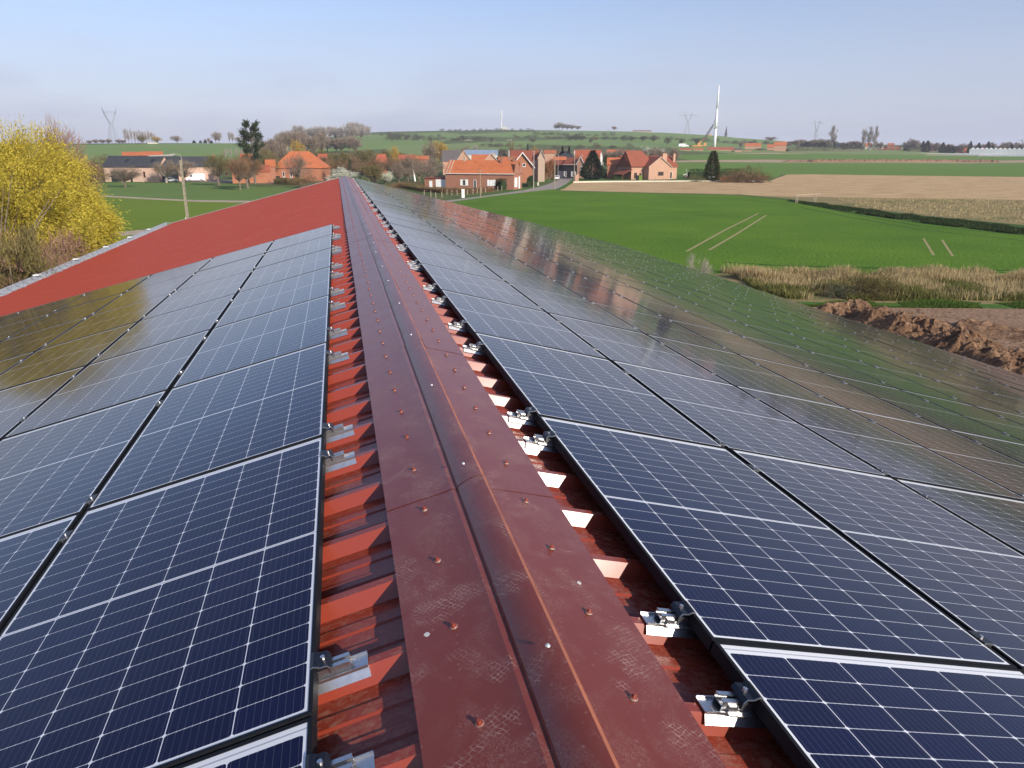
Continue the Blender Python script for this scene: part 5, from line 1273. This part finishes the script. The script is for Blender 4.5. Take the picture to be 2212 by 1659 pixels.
car=[(-2.1,.35),(-2.15,.8),(-2.0,1.02),(-1.75,1.45),(-1.2,1.56),(.1,1.53),(.85,1.05),(1.85,.86),(2.08,.62),(2.05,.35)]
cg=dict(side=[[(-1.6,1.0),(-1.35,1.38),(-.1,1.42),(.55,1.0)]],windscreen=((.16,1.47),(.80,1.08)),rear_window=((-1.98,1.06),(-1.78,1.42)))
P=G(371,393.3); vehicle(P,rz+.45,4.2,1.8,car,cg,.32,(-1.3,1.3),'white hatchback parked beside the black-roofed barn','hatchback_car','car')
P=G(1203,388.3); vehicle(P,aim+math.pi-.1,4.2,1.8,car,cg,.32,(-1.3,1.3),'small white car parked at the bend of the road','parked_car','car')
vanp=van; P=at(1475,870,334); vehicle(P,rz+.1,9,2.6,[(x*1.9,z*1.35) for x,z in van],dict(side=[[(.95*1.9,1.9),(1.9,2.9),(2.5,2.9),(3.5,2.0)]]),.6,(-3.5,3.6),'white lorry parked beside the crane far away','lorry','lorry')
P=at(2302/1,1,300) if False else None
# ------------------------------------------------------------------ vegetation, far to near
def row(name,kind,m,items,lab,cat='tree',group=None,**k):
    for i,(u,vt,w,d) in enumerate(sorted(items)):
        tpx(name,kind,m,u,vt,d,None,w,seed=(i*7)%3+1,label=lab%(ordw(i+1)+' from the left'),cat=cat,group=group,**k)
rr_=random.Random(11)
# poplars on the left skyline
it=[(277,271,7,885),(283,274,7,885),(290,273,6,890),(297,277,6,888),(303,276,6,892),(309,277,6,890),(315,278,6,892),(321,279,7,890),(327,277,6,892),(333,280,6,890),(339,283,6,893)]
row('poplar_tree','poplarwide','grey',it,'bare poplar on the left skyline, %s of the row','poplar','poplars beside the pylon')
tpx('skyline_bush','leafy','gold',344,291,880,None,22,seed=1,label='golden bush at right end of the skyline poplars',cat='bush')
tpx('skyline_tree','leafy','olive',312,290,880,None,20,seed=2,label='olive bush under the middle of the skyline poplars',cat='bush')
row('hill_tree','round','bare',[(198,302,14,880),(212,300,16,885),(226,300,16,885),(240,299,15,880),(262,300,16,880),(270,301,14,880)],'brownish low tree left of the poplars, %s','tree','low skyline trees left of the poplars')
row('skyline_tree','bare','grey',[(387,290,22,900),(455,296,9,900),(470,279,18,905),(477,282,14,905),(500,281,7,910),(506,281,7,910),(520,293,16,910),(533,290,16,920),(548,292,18,920)],'grey leafless tree on the skyline between poplars and pine, %s','tree','skyline trees left of the pine')
row('skyline_fir','cone','dark',[(423,303,7,900),(437,303,6,900),(447,301,7,900),(460,303,7,900)],'small dark fir on the left skyline, %s','fir tree','small skyline firs')
# big grey grove on the crest
it=[]
for i in range(16):
    u=612+i*11.5+rr_.uniform(-3,3); it.append((u,(268 if 640<u<745 else 274 if u<=640 else 264)+rr_.uniform(-4,6)+(6 if u<625 else 0),26,rr_.uniform(1040,1130)))
it=[(u,v,w,d) for u,v,w,d in it if u<792]+[(785,262,22,1150),(797,268,18,1160),(770,258,26,1150),(758,260,26,1150)]
row('grove_tree','bare','grey',it,'grey leafless tree of the grove on the hill crest, %s','tree','grove on the hill crest')
it=[]
for i in range(15):
    u=560+i*15+rr_.uniform(-4,4); it.append((u,296+rr_.uniform(-7,7)-(12 if 600<u<700 else 0),34,rr_.uniform(560,700)))
row('wood_tree','round','bare',it,'brown leafless tree on the slope behind the orange farmhouse, %s','tree','slope trees behind the farmhouse')
it=[]
for i in range(16):
    u=640+i*13+rr_.uniform(-4,4); it.append((u,322+rr_.uniform(-8,8),30,rr_.uniform(330,430)))
row('garden_tree','round','olive',it,'olive budding tree between farmhouse and village, %s','tree','trees between farmhouse and village')
# hill trees
row('crest_tree','bare','grey',[(1206,262,20,1500),(1214,264,20,1500),(1224,267,18,1500),(1234,268,18,1500),(1246,270,18,1500),(1200,268,12,1500)],'tree of the pale clump on the hill skyline, %s','tree','pale clump on the hill skyline')
tpx('autumn_tree','leafy','rust',1325,271,1495,None,13,seed=1,label='single rust-coloured tree on the hill skyline',cat='tree')
row('hill_bush','bush','hill',[(953,279,10,1490),(985,280,10,1490),(1141,276,12,1480),(1282,281,6,1490),(1312,280,6,1490)],'small bush on the crest of the hill, %s','bush','crest bushes')
hl=[([(830,293),(900,297),(960,297)],'lower left hedge of the green hill'),([(840,302),(900,303),(960,303),(1060,303)],'long hedge crossing the middle of the hill'),
 ([(955,284),(1060,283),(1150,284)],'dark hedge under the crest beside the mast'),([(1150,290),(1230,294),(1320,293)],'upper hedge right of the mast'),
 ([(1110,297),(1200,300),(1290,302),(1360,303)],'hedge above the upper green field, centre'),([(1300,300),(1400,301),(1500,304),(1560,306)],'long dark hedge at the foot of the crest, right of centre'),
 ([(1560,307),(1640,311),(1720,312)],'hedge behind the crane and tower'),([(1190,322),(1260,321),(1330,320),(1380,321)],'dark hedge at the foot of the middle hill field'),([(1040,316),(1090,318),(1160,319)],'short hedge above the village roofs')]
hb=0
for l,lab in hl:
    P_=[G(u,v) for u,v in l]; T_=[]
    for p,q in zip(P_,P_[1:]):
        L=(q-p).length; s=0
        while s<L: T_.append(p.lerp(q,s/L)); s+=rr_.uniform(7,15)
    for k_,p in enumerate(T_):
        hb+=1; p=Vector((p.x+rr_.uniform(-4,4),p.y+rr_.uniform(-8,8),0)); p.z=hgt(p.x,p.y)
        h_=rr_.uniform(3.4,7.2); tree('hedgerow_bush','bush','olive' if rr_.random()<.12 else 'hill',p,h_,rr_.uniform(1.5,2.6)*4.5/h_,k_%3+1,('%s bush of the %s'%(ordw(k_+1),lab)).replace('of centre','side'),'bush','bushes of the hill hedges')
print('HB',hb)
it=[]
for i,(u,v,w) in enumerate(((848,288,14),(862,287,18),(880,289,14),(905,291,14),(930,293,12),(1000,290,12),(1035,292,12),(1062,294,12),(1150,296,14),(1230,290,22),(1243,289,22),(1256,290,18),(1275,295,10),(1345,291,16),(1362,291,16),(1386,290,20),(1410,290,20),(1440,293,16),(1470,294,14),(1505,296,14))):
    it.append((u,v,w,1000 if v<293 else 900))
row('hillside_tree','leafy','hill',it,'rounded dark green tree in the hill hedges, %s','tree','trees in the hill hedges')
row('blackthorn','bush','white',[(1012,300,16,980),(1062,299,14,980),(1100,299,12,980),(1398,312,30,620),(1425,313,26,620)],'whitish flowering blackthorn in the hill hedges, %s','bush','flowering blackthorn')
# village trees
tpx('golden_willow','leafy','gold',951,292,430,None,40,seed=1,label='round golden willow above the left village',cat='tree')
tpx('bare_willow','leafy','bare',930,299,390,None,34,seed=2,label='brownish round tree in front of the golden willow',cat='tree')
tpx('golden_tree','leafy','gold',853,310,390,None,28,seed=2,label='smaller golden tree left of the white leaning pole',cat='tree')
tpx('birch_tree','poplarwide','grey',1026,305,430,None,12,seed=1,label='slim pale birch above the long brick house roof',cat='tree',bark=M_barkpale)
tpx('brown_poplar','poplarwide','brown',1105,292,420,None,12,seed=2,label='tall brown poplar above the brick chimney',cat='poplar')
row('ivy_tree','poplarwide','hill',[(1087,313,14,425),(1120,318,12,425),(1128,315,12,425)],'ivy-clad slim tree around the tall brown poplar, %s','tree','ivy-clad slim trees')
tpx('golden_shrub','leafy','gold',1153,312,450,None,20,seed=3,label='golden shrub above the white-edged gable house',cat='tree')
tpx('small_fir','cone','dark',1140,312,440,None,8,seed=1,label='little dark fir left of the golden shrub',cat='fir tree')
it=[(700+i*15.5+rr_.uniform(-5,5),338+rr_.uniform(-8,8),34,rr_.uniform(240,330)) for i in range(14)]
row('village_tree','round','brown',it,'brown leafless tree between the left village houses, %s','tree','leafless trees of the left village')
it=[(990+i*15+rr_.uniform(-5,5),318+rr_.uniform(-5,5),24,rr_.uniform(410,480)) for i in range(20)]
row('back_garden_tree','round','bare',it,'leafless tree standing behind the village roofs, %s','tree','trees behind the village roofs')
it=[(1180+i*9+rr_.uniform(-3,3),374+rr_.uniform(-3,3),16,rr_.uniform(285,300)) for i in range(3)]
row('verge_bush','bush','rust',it,'rusty garden bush left of the road bend, %s','bush','rusty bushes at the bend')
row('weeping_tree','weep','rust',[(1015,333,30,268)],'rusty weeping tree between pink gable and plain gable, %s')
row('beech_tree','dense','rust',[(1188,331,24,262)],'large rusty-brown drooping tree left of the grey road pole, %s')
row('rust_tree','dense','rust',[(1276,322,24,330)],'rusty tree rising behind the dark spruce, %s')
row('fir_tree','cone','dark',[(1215,316,12,400),(1229,316,11,400)],'dark fir behind the slate pyramid roof, %s','fir tree','pair of firs')
tpx('olive_tree','leafy','olive',1222,322,395,None,28,seed=1,label='olive bush between the two firs',cat='tree')
tpx('dark_spruce','cone','dark',1279,326,None,388,46,seed=2,label='broad dark blue-green spruce right of the road bend',cat='spruce')
tpx('side_shrub','dense','olive',1334,351,None,378,20,seed=2,label='budding shrub before the black barn',cat='shrub')
tpx('columnar_cypress','ovoid','thuja',1537,327,None,392,37,seed=3,label='tall dark green cypress in front of the turbine tower',cat='cypress')
row('rusty_bush','bush','rust',[(1568,373,26,262)],'round rusty bush right of the cypress, %s','bush')
row('garden_bush','bush','olive',[(1582,356,40,268),(1600,350,46,270),(1618,347,46,272),(1637,352,46,270),(1654,362,34,266),(1510,374,40,268)],'olive-brown bush in the garden thicket beside the cypress, %s','bush','thicket beside the cypress')
row('low_garden_bush','bush','brown',[(1596,364,50,264),(1628,364,50,264),(1648,370,30,262)],'low brown bush at the front of the garden thicket, %s','bush','low brown thicket')
it=[(1290+i*13+rr_.uniform(-4,4),318+rr_.uniform(-4,7),26,rr_.uniform(400,520)) for i in range(14)]
row('thicket_tree','round','bare',it,'brown leafless tree of the thicket behind the pink house, %s','tree','thicket behind the pink house')
row('green_tree','leafy','hedge',[(1310,326,16,390),(1405,331,22,350),(1420,333,20,350),(1440,335,20,350)],'dark green tree behind the pink house, %s','tree','green trees behind the pink house')
tpx('palm_like_tree','bush','white',1300,341,310,None,20,seed=2,label='pale flowering bush left of the black barn',cat='bush')
row('road_bush','dense','brown',[(1150,364,16,None)],'x') if False else None
hedge('clipped_hedge',[(1487,386),(1545,385),(1600,384)],3.4,2.5,'hedge','tall dark clipped hedge behind the garden windmill','hedge',None,60,.25,.05)
hedge('clipped_hedge',[(1298,384),(1340,383)],3.2,2.5,'hedge','dark clipped hedge between spruce and pink house','hedge',None,60,.25,.05)
hedge('clipped_hedge',[(1325,388),(1345,388)],1.8,1.5,'hedge','low dark hedge block in front of the taller one','hedge',None,90,.2,.05)
hedge('garden_hedge',[(1152,391),(1186,386)],2.2,2.2,'brown','reddish brown garden hedge right of the brick house','hedge',None,60,.2,.15)
hedge('clipped_hedge',[(1154,378),(1200,375)],4.0,2,'hedge','dark tall hedge behind the reddish hedge','hedge',None,60,.3,.05)
hedge('ivy_hedge',[(1074,409),(1089,410)],2.9,2.2,'hedge','dark ivy hedge block against the long brick house','hedge',None,160,.18,.05)
hedge('ivy_hedge',[(1143,404),(1149,398)],2.4,1.5,'hedge','narrow hedge at the corner of the brick house','hedge',None,140,.18,.05)
hedge('field_hedge',[(905,413),(960,417),(1010,417.5),(1062,414)],.95,1.8,'brown','long reddish brown hedge in front of the brick house','hedge',None,160,.20,.12)
hedge('field_hedge',[(862,403),(905,411),(960,415),(1030,416)],.9,2.4,'olive','olive rough hedge behind the reddish one','hedge',None,110,.22,.2)
hedge('field_hedge',[(598,398),(655,400)],1.9,3,'olive','low olive hedge in front of the orange farmhouse','hedge',None,110,.2,.2)
# left village trees
row('fruit_tree','round','bare',[(880,333,44,255),(905,340,36,262),(935,336,40,270),(860,345,36,240),(925,350,34,245)],'bare fruit tree in the gardens left of the brick house, %s','tree','garden fruit trees')
row('bush','bush','brown',[(870,384,40,None or 210),(900,388,40,205),(925,386,36,215),(845,388,40,190),(820,392,50,170)],'brown scrub bush in the gardens left of the brick house, %s','bush','garden scrub')
row('holly_tree','poplarwide','dark',[(903,341,9,300),(915,343,8,300),(940,343,9,420),(756,334,10,300)],'narrow dark evergreen in the left village, %s','tree','narrow evergreens')
tpx('dark_hill_tree','leafy','hedge',862,325,520,None,26,seed=1,label='dark green tree left of the smaller golden tree',cat='tree')
tpx('olive_round_tree','dense','olive',806,344,230,None,48,seed=1,label='big round olive-green budding tree right of the grey pole',cat='tree')
tpx('blossom_tree','dense','white',741,358,None,400,62,seed=2,label='large white blossoming tree just beyond the end of the ridge',cat='tree')
tpx('small_blossom_tree','dense','white',832,366,None,398,34,seed=3,label='smaller white blossoming tree right of the ridge end',cat='tree')
tpx('scrub_tree','bush','olive',790,382,170,None,56,seed=2,label='olive scrub right behind the ridge end',cat='bush')
tpx('ochre_tree','leafy','gold',643,296,520,None,30,seed=3,label='ochre tree above the orange farmhouse roof',cat='tree')
tpx('tall_pine','pine','dark',546,264,250,None,50,seed=1,label='tall dark pine standing above the farm trees',cat='pine')
row('cedar','leafy','hedge',[(375,324,36,330)],'flat dark cedar behind the black barn, %s','cedar')
row('thin_tree','poplarwide','grey',[(487,318,8,560),(498,316,8,560),(512,317,8,560),(522,319,8,560)],'slim pale birch in the hill meadow, %s of four','birch','four slim birches',bark=M_barkpale)
row('orchard_tree','pollard','bare',[(270,352,70,None)],'x') if False else None
orch=[('pollard','bare',271,351,404.5,58,'wide low apple tree alone in the meadow, leftmost'),('pollard','bare',360,342,394.5,52,'gnarled tree between barn and white hatchback'),
 ('round','bare',398,340,395,52,'twisted tree behind the ladder-like pole'),('pollard','olive',473,319,401,50,'tall ivy-heavy pollard tree at the middle of the orchard'),
 ('pollard','brown',519,330,411,44,'slanting brown tree at the orchard edge'),('pollard','brown',535,325,407,66,'broad brown tree left of the tall pine'),
 ('round','olive',578,312,392,56,'olive tree left of the orange farmhouse'),('round','bare',640,327,None,60,'knotty tree in front of the orange farmhouse'),
 ('bush','brown',655,362,None,60,'brown thicket hiding the right side of the farmhouse'),('round','bare',604,300,None,60,'tall bare tree behind the orange farmhouse'),('round','bare',590,330,390,44,'pale-trunked bare tree at the farmhouse corner')]
for i,(kind,m,u,vt,vb,w,lab) in enumerate(orch):
    tpx('orchard_tree',kind,m,u,vt,None if vb else (215 if 'bush'==kind else 240 if '604'!=str(u) else 300),vb,w,seed=i%3+1,label=lab,cat='tree',bark=M_barkpale if i in(6,10,1) else None)
row('yard_bush','bush','olive',[(215,352,36,270),(232,345,40,300),(250,340,40,420),(275,333,44,500),(200,330,40,340),(225,325,40,480)],'olive bush behind the farm, left of black barn, %s','bush','bushes left of the black barn')
tpx('bare_crown_tree','round','pinkish',128,244,150,None,98,seed=2,label='spreading bare tree rising behind the yellow willow',cat='tree')
row('brown_tree','round','brown',[(165,314,66,165),(180,335,60,160),(140,330,60,150)],'brown leafless tree right behind the yellow willow, %s','tree','brown trees behind the willow')
# far right hamlet
it=[]
for (u,v,w,d) in ((1620,303,18,1000),(1700,307,14,1100),(1716,301,18,1150),(1737,303,18,1150),(1752,300,20,1150),(1770,298,20,1160),(1785,299,20,1160),(1818,306,16,1150),(1835,303,18,1150),(1850,303,16,1150),(1888,303,14,1150),(1900,305,12,1150),(1963,297,18,1150),(1974,299,16,1150),(2020,305,16,1150),(2060,313,14,1150),(2075,308,16,1150),(1640,320,24,880),(1580,322,18,830),(1598,303,10,900),(1455,318,18,700),(1392,322,18,600),(2122,308,16,1160),(2145,312,16,1150),(2165,307,18,1160),(2185,312,16,1160)): it.append((u,v,w,d))
for i in range(26): it.append((1950+i*10.2+rr_.uniform(-4,4),307+rr_.uniform(-4,6),16,rr_.uniform(1150,1240)))
for i in range(12): it.append((1690+i*14+rr_.uniform(-4,4),302+rr_.uniform(-3,6),19,rr_.uniform(1160,1240)))
row('hamlet_tree','round','bare',it,'greyish brown leafless tree in the distant right hamlets, %s','tree','leafless trees of the right hamlets')
it=[(u,v,w,1140) for u,v,w in ((1727,311,16),(1740,306,16),(1760,308,18),(1775,307,18),(1796,304,12),(1826,312,16),(1841,307,14),(1857,311,12),(1990,305,12),(1999,304,14),(2033,308,14),(2044,312,12),(2092,305,10),(2110,309,14),(2130,306,12),(2140,314,12),(2180,310,12),(2200,313,12),(1959,315,18),(2053,316,16))]
row('hamlet_fir','cone','dark',it,'dark conifer in the far right hamlet, %s','conifer','conifers of the far right hamlet')
row('slim_poplar','poplar','grey',[(1794,270,16,1120),(1861,270,13,1120),(1873,270,12,1120),(1885,271,12,1120)],'slim tall poplar on the far right skyline, %s of four','poplar','four slim poplars')
row('field_tree','bare','bare',[(1661,294,26,1350)],'lone bare tree on the horizon right of the tower, %s')
row('field_bush','bush','hill',[(1862,327,12,1010),(1705,328,10,960),(1682,331,5,920),(1690,327,30,900)],'dark bush in the far green field, %s','bush','bushes in the far field')
hedge('hamlet_hedge',[(1700,327),(1790,327),(1860,326)],5,6,'hill','dark hedge at the foot of the wooded hamlet, left part','hedge',None,8,1.0,.4)
hedge('hamlet_hedge',[(1962,327),(2040,327),(2100,327)],5,6,'hill','dark hedge at the foot of the wooded hamlet, right part','hedge',None,8,1.0,.4)
# dug earth strip in the fields
def soil(name,line,wd,hh,label,res=.5,m=None,seed=0,kind=None):
    P=[G(u,v) for u,v in line]; L=[0]
    for p,q in zip(P,P[1:]): L.append(L[-1]+(q-p).length)
    n=max(8,int(L[-1]/res)); k=max(6,int(wd/res)); mb=MB()
    for i in range(n+1):
        s=L[-1]*i/n; j=0
        while j<len(P)-2 and L[j+1]<s: j+=1
        t=(s-L[j])/(L[j+1]-L[j]); c=P[j].lerp(P[j+1],t); d=(P[j+1]-P[j]).normalized(); nn=Vector((-d.y,d.x,0))
        for q in range(k+1):
            a=q/k*2-1; x=c+nn*a*wd/2*(1+.25*noise.noise(Vector((s*.6,seed,0))))
            e=max(0,1-a*a)*min(1,i/3,(n-i)/3+.05)
            b=.55+.9*noise.noise(Vector((x.x*.5,x.y*.5,seed)))+.35*noise.noise(Vector((x.x*1.7,x.y*1.7,seed)))
            z=hh*e**.5*max(.25,min(1.0,.35+b*.6))+ (.15*hh*noise.noise(x*2.6)+.09*hh*noise.noise(x*6.5)+.045*hh*noise.noise(x*17))*e
            mb.v.append((x.x+.10*hh*noise.noise(x*6)*e,x.y+.10*hh*noise.noise(x*6.3+Vector((9,0,0)))*e,x.z+z-.06))
    for i in range(n):
        for q in range(k): a=i*(k+1)+q; mb.f.append((a,a+1,a+k+2,a+k+1)); mb.mi.append(0)
    o=mb.build(name,m or M_soil); tag(o,label,'soil heap',kind=kind); return o
t=NT('dug_clay_soil'); g=t.n('ShaderNodeNewGeometry'); n1=t.noise(1.2,5,.65,g.outputs['Position']); n2=t.noise(9,5,.75,g.outputs['Position'])
t.bump(n2,1.0,.12); M_soil=t.out(t.ramp(t.math('ADD',t.math('MULTIPLY',n1,.5),t.math('MULTIPLY',n2,.5)),[(.36,(.09,.05,.03)),(.52,(.25,.145,.085)),(.66,(.46,.31,.19))]),.95,0,.15)
soil('soil_heap',[(1800,684),(1900,712),(2000,742),(2120,790),(2260,860)],3.6,1.45,'long heap of dug brown clay soil beside the right eave',.07)
soil('soil_clods',[(2060,705),(2160,718),(2300,735)],3.2,.55,'lower spread of rough clods behind the clay heap',.10,seed=4)
soil('earth_bank',[(1745,349.8),(1880,349.3),(2060,349.6),(2160,350.5)],9,2.2,'long low bank of dug brown earth in the far fields',1.2,seed=7)
soil('earth_bank',[(1690,349.5),(1745,349.5)],7,1.4,'short pale earth bank left of the long brown one',1.2,seed=9)
# loose clods thrown around the heap
rn=random.Random(21); mb=MB(); A_,B_=G(1800,690),G(2280,850)
for i in range(2600):
    t=rn.random(); p=A_.lerp(B_,t)+Vector((rn.gauss(1.5,2.6),rn.gauss(.5,2.0),0)); p.z=0; r=rn.uniform(.03,.11)*(1.6 if rn.random()<.06 else 1)
    vs=[p+Vector((r*rn.uniform(.6,1.2)*x,r*rn.uniform(.6,1.2)*y,r*rn.uniform(.5,1)*z)) for x,y,z in ((1,0,.2),(0,1,.3),(-1,0,.2),(0,-1,.3),(0,0,1.1),(.3,.2,-.4))]
    mb.add(vs,[(0,1,4),(1,2,4),(2,3,4),(3,0,4),(1,0,5),(2,1,5),(3,2,5),(0,3,5)])
tag(mb.build('loose_clods',M_soil),'loose clay clods scattered around the soil heap','soil',kind='stuff')
# rough grass bank
def grass(name,poly,n,h0,h1,w,m,label,seed,cat='grass'):
    rn=random.Random(seed); P=gp(poly); x0,x1=min(p[0] for p in P),max(p[0] for p in P); y0,y1=min(p[1] for p in P),max(p[1] for p in P); mb=MB(); c=0
    while c<n:
        x,y=rn.uniform(x0,x1),rn.uniform(y0,y1)
        if not inpoly(x,y,P): continue
        q=noise.noise(Vector((x*.35,y*.35,seed))); c+=1
        if q<-.25: continue
        hh=rn.uniform(h0,h1)*(.75+q)
        if hh<=.03: continue
        streak(mb,(x,y,hgt(x,y)-.02),(rn.uniform(-.35,.35),rn.uniform(-.35,.35),1),hh,w*rn.uniform(.6,1.4),rn)
    o=mb.build(name,m); tag(o,label,cat,kind='stuff')
M_straw=leafmat('dry_straw',(.36,.27,.13),(.56,.45,.25),.3); M_gr=leafmat('coarse_grass',(.06,.12,.02),(.13,.19,.04),.3); M_gr2=leafmat('olive_grass',(.12,.13,.035),(.20,.19,.06),.3)
grass('dry_grass',[(1555,588),(1700,594),(2300,594),(2300,616),(1700,614),(1600,606)],30000,.35,.95,.04,M_straw,'tall dry straw-coloured grass along the ditch',3)
grass('ditch_grass',[(1600,604),(1700,610),(2300,614),(2300,652),(1750,650),(1650,640)],36000,.22,.62,.045,M_gr2,'rough olive and green grass on the ditch bank',5)
grass('dry_grass',[(1600,602),(1700,606),(2300,606),(2300,650),(1750,648),(1650,636)],12000,.3,.8,.035,M_straw,'straw tufts scattered through the ditch bank',8)
grass('verge_grass',[(1650,648),(1750,651),(2300,657),(2300,668),(1720,663)],26000,.10,.24,.035,M_gr,'bright green verge grass beside the bare soil',6)
grass('crop_leaves',[(1700,433),(1850,452),(2000,471),(2212,492),(2400,512),(2400,530),(2212,508),(2000,483),(1850,461),(1740,442)],30000,.2,.5,.10,LM['hedge'],'dark green crop rows between wheat and dry pasture',7,'crop')
grass('pasture_tussocks',[(1800,428),(2300,433),(2400,512),(2212,482),(2000,464),(1850,446)],14000,.12,.4,.10,M_straw,'dry tussocks in the pasture',9)
for k_,(u_,v_,h_,w_) in enumerate(((1858,643,2.2,1.1),(1890,642,2.4,1.2),(1915,642,1.7,1.1))): tree('bramble_bush','bush','olive',G(u_,v_),h_,w_,k_+1,('left','middle','right')[k_]+' olive bramble bush of the three in the rough grass bank','bush')
tree('dark_bramble','bush','hill',G(1815,645),1.3,1.7,2,'low dark bramble left of the olive bushes','bush')
tpx('blossom_sapling','bare','grey',1524,534,46,None,56,seed=3,label='pale budding sapling poking above the right eave',cat='sapling')
tpx('blossom_sprigs','bare','grey',1395,540,50,None,46,seed=1,label='tips of pale budding shrubs at the right eave',cat='shrub')
# ------------------------------------------------------------------ foreground left: willow, brown bush, wall
def bigtree(name,P,h,rad,zc,m,nclump,nleaf,leaf,lw,label,cat,seed,shape='weep',trunk=True,bark=None,cz=.5):
    rn=random.Random(seed); root=empty(name,P,0,label,cat); T=MB(); C=MB()
    if trunk: T.tube((0,0,-.2),(.2,.1,h*.22),.42,.32,10)
    top=Vector((.2,.1,h*.22))
    for i in range(nclump):
        a=rn.uniform(0,6.283); t=rn.uniform(-.95,1); q=rn.uniform(.45,1)**.5
        rr=rad*math.sqrt(1-t*t*.9)*q; c=Vector((rr*math.cos(a),rr*math.sin(a),h*cz+h*(1-cz)*.93*t*q))
        k=1+.34*noise.noise(Vector((math.cos(a)*1.7,math.sin(a)*1.7,t*2+seed))); c.x*=k; c.y*=k; c.z=h*cz+(c.z-h*cz)*(.9+.25*(k-1))
        if c.z<.4: c.z=.4
        if i%2==0:
            mid=top.lerp(c,.5)+Vector((0,0,h*.06)); T.tube(top,mid,.06,.035,5,False); T.tube(mid,c,.035,.010,4,False)
        out=Vector((c.x,c.y,(c.z-h*cz)*.7)).normalized()
        for _ in range(nleaf):
            p=c+Vector((rn.gauss(0,.42),rn.gauss(0,.42),rn.gauss(0,.45)))*(rad/6)
            if shape=='weep': d=out*.7+Vector((rn.uniform(-.5,.5),rn.uniform(-.5,.5),rn.uniform(-1.0,.5)))
            else: d=out*.5+Vector((rn.uniform(-.6,.6),rn.uniform(-.6,.6),rn.uniform(.1,1.2)))
            streak(C,p,d,leaf*rn.uniform(.5,1.5),lw*rn.uniform(.7,1.4),rn)
    # loose sprigs at the rim
    for i in range(nclump*2):
        a=rn.uniform(0,6.283); t=rn.uniform(-.7,1); rr=rad*math.sqrt(1-t*t*.9); c=Vector((rr*math.cos(a),rr*math.sin(a),h*cz+h*(1-cz)*.93*t))
        d=(Vector((c.x,c.y,(c.z-h*cz)))/rad).normalized()*.6+Vector((rn.uniform(-.3,.3),rn.uniform(-.3,.3),.5 if t>0 else -.6))
        d.normalize(); L=rn.uniform(.5,1.3)*rad/6
        for k in range(12): streak(C,c*.94+d*L*k/12,d+Vector([rn.uniform(-.8,.8) for _ in range(3)]),leaf*rn.uniform(.4,1),lw,rn)
    if T.v: T.build('trunk',bark or M_bark,root)
    C.build('crown',m,root); return root
P=at(-4,47,420); P.z=0; h=ztop(P,266)
bigtree('yellow_willow',P,h*1.07,5.0,0,LM['yellow'],420,420,.12,.034,'large yellow-leaved willow at the left edge beyond the gutter','tree',5,cz=.46)
P=at(-60,40,420); P.z=0
bigtree('willow_behind',P,ztop(P,285),4.2,0,LM['yellow'],90,400,.12,.034,'second yellow willow cut by the left edge of the view','tree',8,cz=.5)
P=at(55,30,480); P.z=0; h=ztop(P,476)
bigtree('brown_bush',P,h,2.95,0,LM['pinkish'],150,330,.20,.017,'dense reddish brown twiggy bush below the yellow willow','bush',6,'up',False,cz=.42)
P=at(-20,27,480); P.z=0
bigtree('olive_bush',P,ztop(P,458),2.4,0,LM['olive'],120,330,.16,.022,'olive green bush at the left edge below the willow','bush',7,'up',False,cz=.42)
# ruined stone wall under the willow
P=at(208,52,535); P.z=0; zt=ztop(P,514)
rn=random.Random(3); mb=MB()
M_stone=mat('whitish_old_masonry',(.42,.38,.31),.95,0,.35,1.6,.5)
for i in range(9):
    for j in range(5):
        x=-.9+i*.21; z=j*zt/5; w_=.2; hh=zt/5; 
        if j==4 and i in(0,1,7,8): continue
        dx=rn.uniform(-.03,.03); mb.box(x+.004,x+w_-.004,-.22+dx,.22+dx,z,z+hh*.985)
o=mb.build('ruined_wall',M_stone); o.location=P; o.rotation_euler=(0,0,rz+.2); tag(o,'crumbling whitish masonry stub under the yellow willow','wall')
# sky / air is the world; nothing else

# ------------------------------------------------------------------ the air
hm=bpy.data.materials.new('thin_haze'); hm.use_nodes=True; hn=hm.node_tree; hn.nodes.clear()
pv=hn.nodes.new('ShaderNodeVolumePrincipled'); pv.inputs['Density'].default_value=0.00015; pv.inputs['Color'].default_value=(.86,.90,1.0,1); pv.inputs['Anisotropy'].default_value=0.0
mo=hn.nodes.new('ShaderNodeOutputMaterial'); hn.links.new(pv.outputs[0],mo.inputs['Volume'])
hz=MB(); hz.box(-6000,7000,-3500,6500,-70,140); me=hz.mesh('haze',[hm]); ho=link('haze',me); ho['kind']='stuff'; ho['label']='thin pale haze in the air over the fields'
